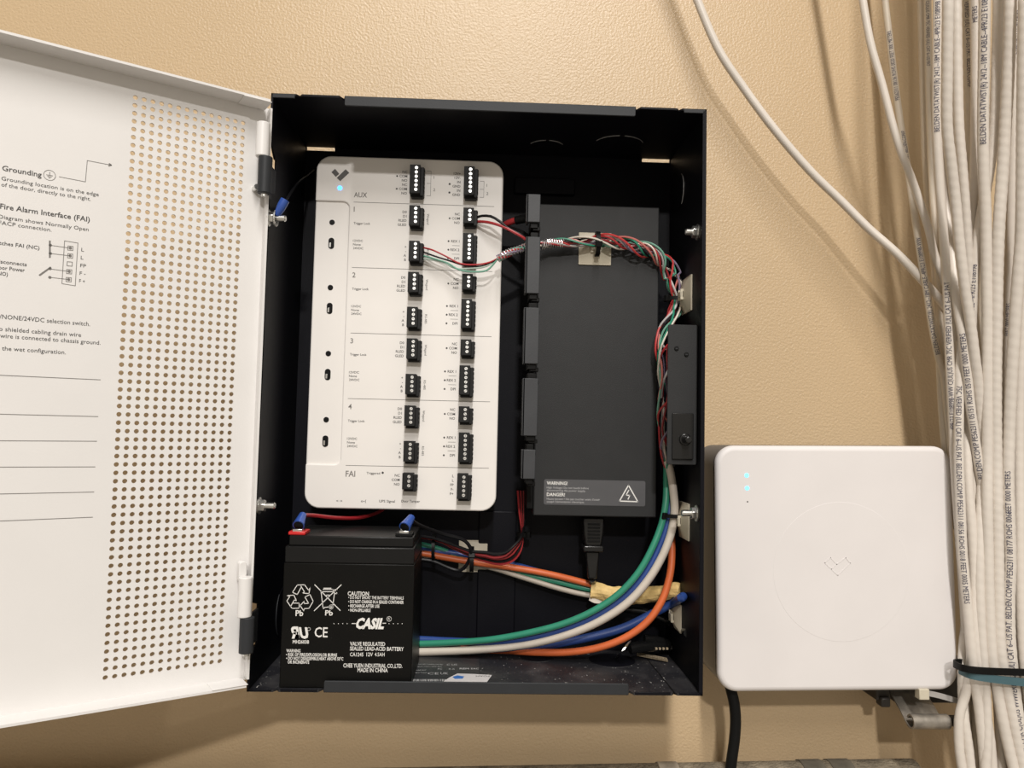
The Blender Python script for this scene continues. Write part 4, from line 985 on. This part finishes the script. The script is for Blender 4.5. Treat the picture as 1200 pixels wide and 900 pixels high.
net('thick ribbed cable at the right edge of the top', [(1201, -30, -270), (1201, 0, -268), (1199.5, 75, -262), (1198.5, 150, -254), (1198, 220, -246), (1197, 280, -240), (1194, 315, -236), (1191, 355, -230), (1188, 400, -224), (1185, 450, -216), (1182.5, 510, -208), (1181.5, 560, -202), (1183, 620, -197), (1184, 660, -194), (1182.5, 700, -190), (1183, 745, -187), (1185, 772, -186), (1188, 803, -185), (1193, 840, -184), (1198, 867, -183), (1204, 900, -182), (1212, 940, -180)], 3.5, 0.03, [('VERIFIED (UL) CAT 6--US PAT. BELDEN.COM/P PE562311 08177 ROHS 0066', 812, True, .2, 3.4), ('75C CMR C(UL)US WW', 880, True, .2, 3.4), ('FEET 0000 METERS', 600, True, .3, 3.2)])
net('plain cable hugging the right frame edge below the middle', [(1212, 60, -214), (1207, 200, -214), (1203, 300, -210), (1198, 380, -204), (1195.5, 430, -200), (1194, 480, -196), (1194, 540, -193), (1195, 600, -191), (1196, 675, -189), (1198, 740, -187), (1202, 790, -186), (1210, 850, -184), (1218, 930, -182)], 3.5, 0.02)
net('printed cable with feet and metre marks in mid bundle', [(1101, 60, -60), (1104, 150, -66), (1108, 220, -84), (1112, 270, -112), (1117, 308, -146), (1120, 342, -168), (1124, 370, -178), (1127.5, 390, -182), (1130.5, 417, -180), (1134, 446, -179), (1138, 483, -178), (1143, 517, -176), (1147, 545, -172), (1151, 570, -160), (1155, 610, -146), (1160, 680, -136), (1166, 770, -132), (1170, 830, -130), (1174, 900, -128), (1177, 940, -128)], 3.3, 0.01, [('BELDEN.COM/P PE562311 05151 ROHS 0510 FEET 0000 METERS', 556, True, 0, 3.3)])
net('printed cable along the right edge of the gateway', [(1126, 400, -150), (1125, 430, -156), (1124, 458, -160), (1123.5, 500, -164), (1124, 550, -166), (1125.5, 592, -167), (1126.5, 620, -167), (1128, 650, -167), (1131, 683, -167), (1134.5, 717, -167), (1137.5, 750, -168), (1140, 774, -169), (1142.5, 800, -168), (1147, 828, -166), (1151, 862, -164), (1154, 897, -162), (1157, 940, -160)], 3.3, 0.02, [('75C VERIFIED (UL) CAT 6--US PAT. BELDEN.COM/P PE562311 08156 ROHS 0018 FEET 0005 METERS', 452, False, 0, 3.1)])
net('ribbed cable second right of the gateway edge', [(1130, 400, -90), (1132, 470, -120), (1133, 530, -150), (1136, 583, -158), (1140, 630, -162), (1142, 670, -164), (1142, 720, -166), (1144, 757, -170), (1146, 776, -172), (1150, 805, -170), (1155, 835, -166), (1160, 866, -160), (1163, 900, -156), (1166, 940, -154)], 3.3, 0.02)
net('ribbed cable third right of the gateway edge', [(1148, 400, -100), (1151, 500, -130), (1151, 560, -158), (1149, 600, -166), (1148, 640, -172), (1148, 690, -176), (1150, 742, -177), (1152, 772, -178), (1154, 800, -177), (1156, 835, -174), (1156.5, 870, -172), (1155, 905, -170), (1154, 940, -168)], 3.3, 0.03)
net('white cable bulging left below the black tie', [(1136, 640, -80), (1134, 690, -90), (1131, 735, -100), (1128.5, 765, -118), (1128, 785, -124), (1128, 808, -130), (1130, 842, -140), (1134.5, 873, -144), (1137.5, 900, -146), (1141, 940, -146)], 3.4, 0.03)
net('bowed white cable lowest left below the teal strap', [(1136, 740, -140), (1138, 770, -152), (1135.5, 797, -152), (1131, 815, -148), (1125, 836, -144), (1123.5, 858, -142), (1124.5, 880, -140), (1128, 905, -138), (1132, 940, -136)], 3.3, 0.02)
net('shaded white cable in the rear gap right of centre', [(1145, 150, -90), (1148, 250, -92), (1151, 340, -96), (1148, 400, -100), (1147, 500, -100), (1145, 620, -100), (1142, 760, -100), (1143, 860, -100), (1146, 940, -100)], 3.3, 0.015, (), CATJ2)
net('shaded white cable deep behind the ribbed right cables', [(1176, -30, -110), (1176, 100, -112), (1175, 250, -116), (1173, 400, -120), (1172, 550, -120), (1174, 700, -120), (1178, 820, -118), (1184, 940, -116)], 3.3, 0.015, (), CATJ2)
net('shaded white cable deep behind the left ribbed cables', [(1112, -30, -100), (1113, 100, -102), (1117, 220, -106), (1124, 340, -106), (1131, 450, -104), (1136, 600, -104), (1138, 720, -106), (1133, 800, -104), (1132, 880, -100), (1134, 940, -100)], 3.3, 0.015, (), CATJ2)
net('shaded white cable at the far right behind the edge cables', [(1207, -30, -150), (1205, 150, -150), (1202, 300, -150), (1196, 450, -150), (1190, 600, -148), (1192, 750, -148), (1200, 860, -146), (1206, 940, -146)], 3.3, 0.015, (), CATJ2)
# straps around the bundle
tc_ = px(1180, 783, -80); tc_.y = -78
loop('black zip tie around the white cable bundle', tc_, V((1, 0, -.02)), YA, 37, 11.5, (0.03, 0, 1), 5, 1.4, matl=BLK, sq=0.55)
tc_ = px(1180, 794, -80); tc_.y = -78
loop('teal strap below the black tie on the cable bundle', tc_, V((1, 0, -.1)), YA, 32.5, 11, (0.08, 0, 1), 5.6, 1.6, name='bundle_strap', matl=TEAL, head=62, cat='strap', sq=0.55)

# ================================================================== hanger bracket, pipe
jh = thing('cable_hanger', 'dusty steel J-shaped cable hanger below the gateway corner', 'bracket', px(1080, 850, -60))
A = px(1041, 808, -26); Bq = px(1074, 851, -58); R2 = px(1110, 848, -58)
x0 = A.x; x1 = R2.x
prof = [V((0, -1, A.z + 22)), V((0, -6, A.z + 12)), V((0, -26, A.z)), V((0, -41, (A.z + Bq.z) / 2)), V((0, -56, Bq.z - 1)), V((0, -61, Bq.z - .5)), V((0, -63.5, Bq.z + 3)), V((0, -62, Bq.z + 7.5)), V((0, -57, Bq.z + 8.5)), V((0, -54, Bq.z + 5.5))]
m = MB(); m.ribbon([V((x0 + 12 if False else (x0 + x1) / 2, p.y, p.z)) for p in prof], (1, 0, 0), x1 - x0, 1.4, step=2.0); m.build('hook_strip', GALV, jh)
m = MB(); m.box(x0 - 12, x0, -30, -2, A.z - 8, A.z + 14); m.box(x0 - 10, x0 - 2, -34, -24, A.z - 12, A.z - 4); m.build('beam_clamp', DARKST, jh, bev=1.5)
m = MB(); m.cyl((x1 - 1, -57, Bq.z + 4), (x1 + 28, -57, Bq.z + 4), 4.2, 4.2, 16); m.build('retaining_rod', DARKST, jh)
m = MB(); q = px(1140, 847, -57); m.cyl((q.x - 3, -57, Bq.z + 4), (q.x + 5, -57, Bq.z + 4), 5.4, 5.4, 18); m.build('rod_sleeve', TEAL, jh, bev=.5)
m = MB(); m.box(x0 + 8, x1 + 34, -22, -2, A.z - 12, A.z + 26); m.build('mounting_plate', DARKST, jh, bev=1)
wt = thing('white_zip_tie', 'short white zip tie under the lower right gateway corner', 'zip tie', px(1081, 815, -56))
q = px(1081, 814, -58); MB().box(q.x - 4, q.x + 4, -61, -54, q.z - 3.2, q.z + 5).build('head', MOUNT, wt, bev=.6)
MB().ribbon([px(1086, 812, -57), px(1100, 815, -58), px(1124, 822, -60)], (0.1, 0.2, 1), 4.2, .9).build('strap', mat('translucent_grey_nylon', (.32, .30, .28), .5), wt)
p0 = px(120, 937, -26); p1 = px(1066, 919, -26)
pp = thing('conduit_pipe', 'dusty brown conduit pipe along the bottom edge', 'pipe', (p0 + p1) / 2)
e = (p1 - p0).normalized(); rr = 19
m = MB(); m.tube([p0 - e * 330, p0, p0.lerp(p1, .5), p1 - e * 8, p1 - e * 2, p1 + e * 3, p1 + e * 5], lambda t: rr, 28, 25)
m.build('pipe', PIPE, pp)
m = MB(); m.cyl(p1 - e * 1, p1 + e * 4, rr + .4, rr - 3, 28); m.build('end_cap', PIPE, pp, bev=1.5)
for x in (783, 951, 984):
    q = px(x, 905, -26); f = (q - p0).dot(e); c = p0 + e * f; w_ = 8 if x == 783 else 9
    m = MB(); m.cyl(c - e * w_, c + e * w_, rr + .9, rr + .9, 28); m.build('coupling', mat('pale_plaster', (.42, .36, .28), .9, var=.3, vscale=80) if x == 783 else mat('dark_dusty_conduit', (.11, .095, .07), .9, var=.4, vscale=60), pp, bev=.4)
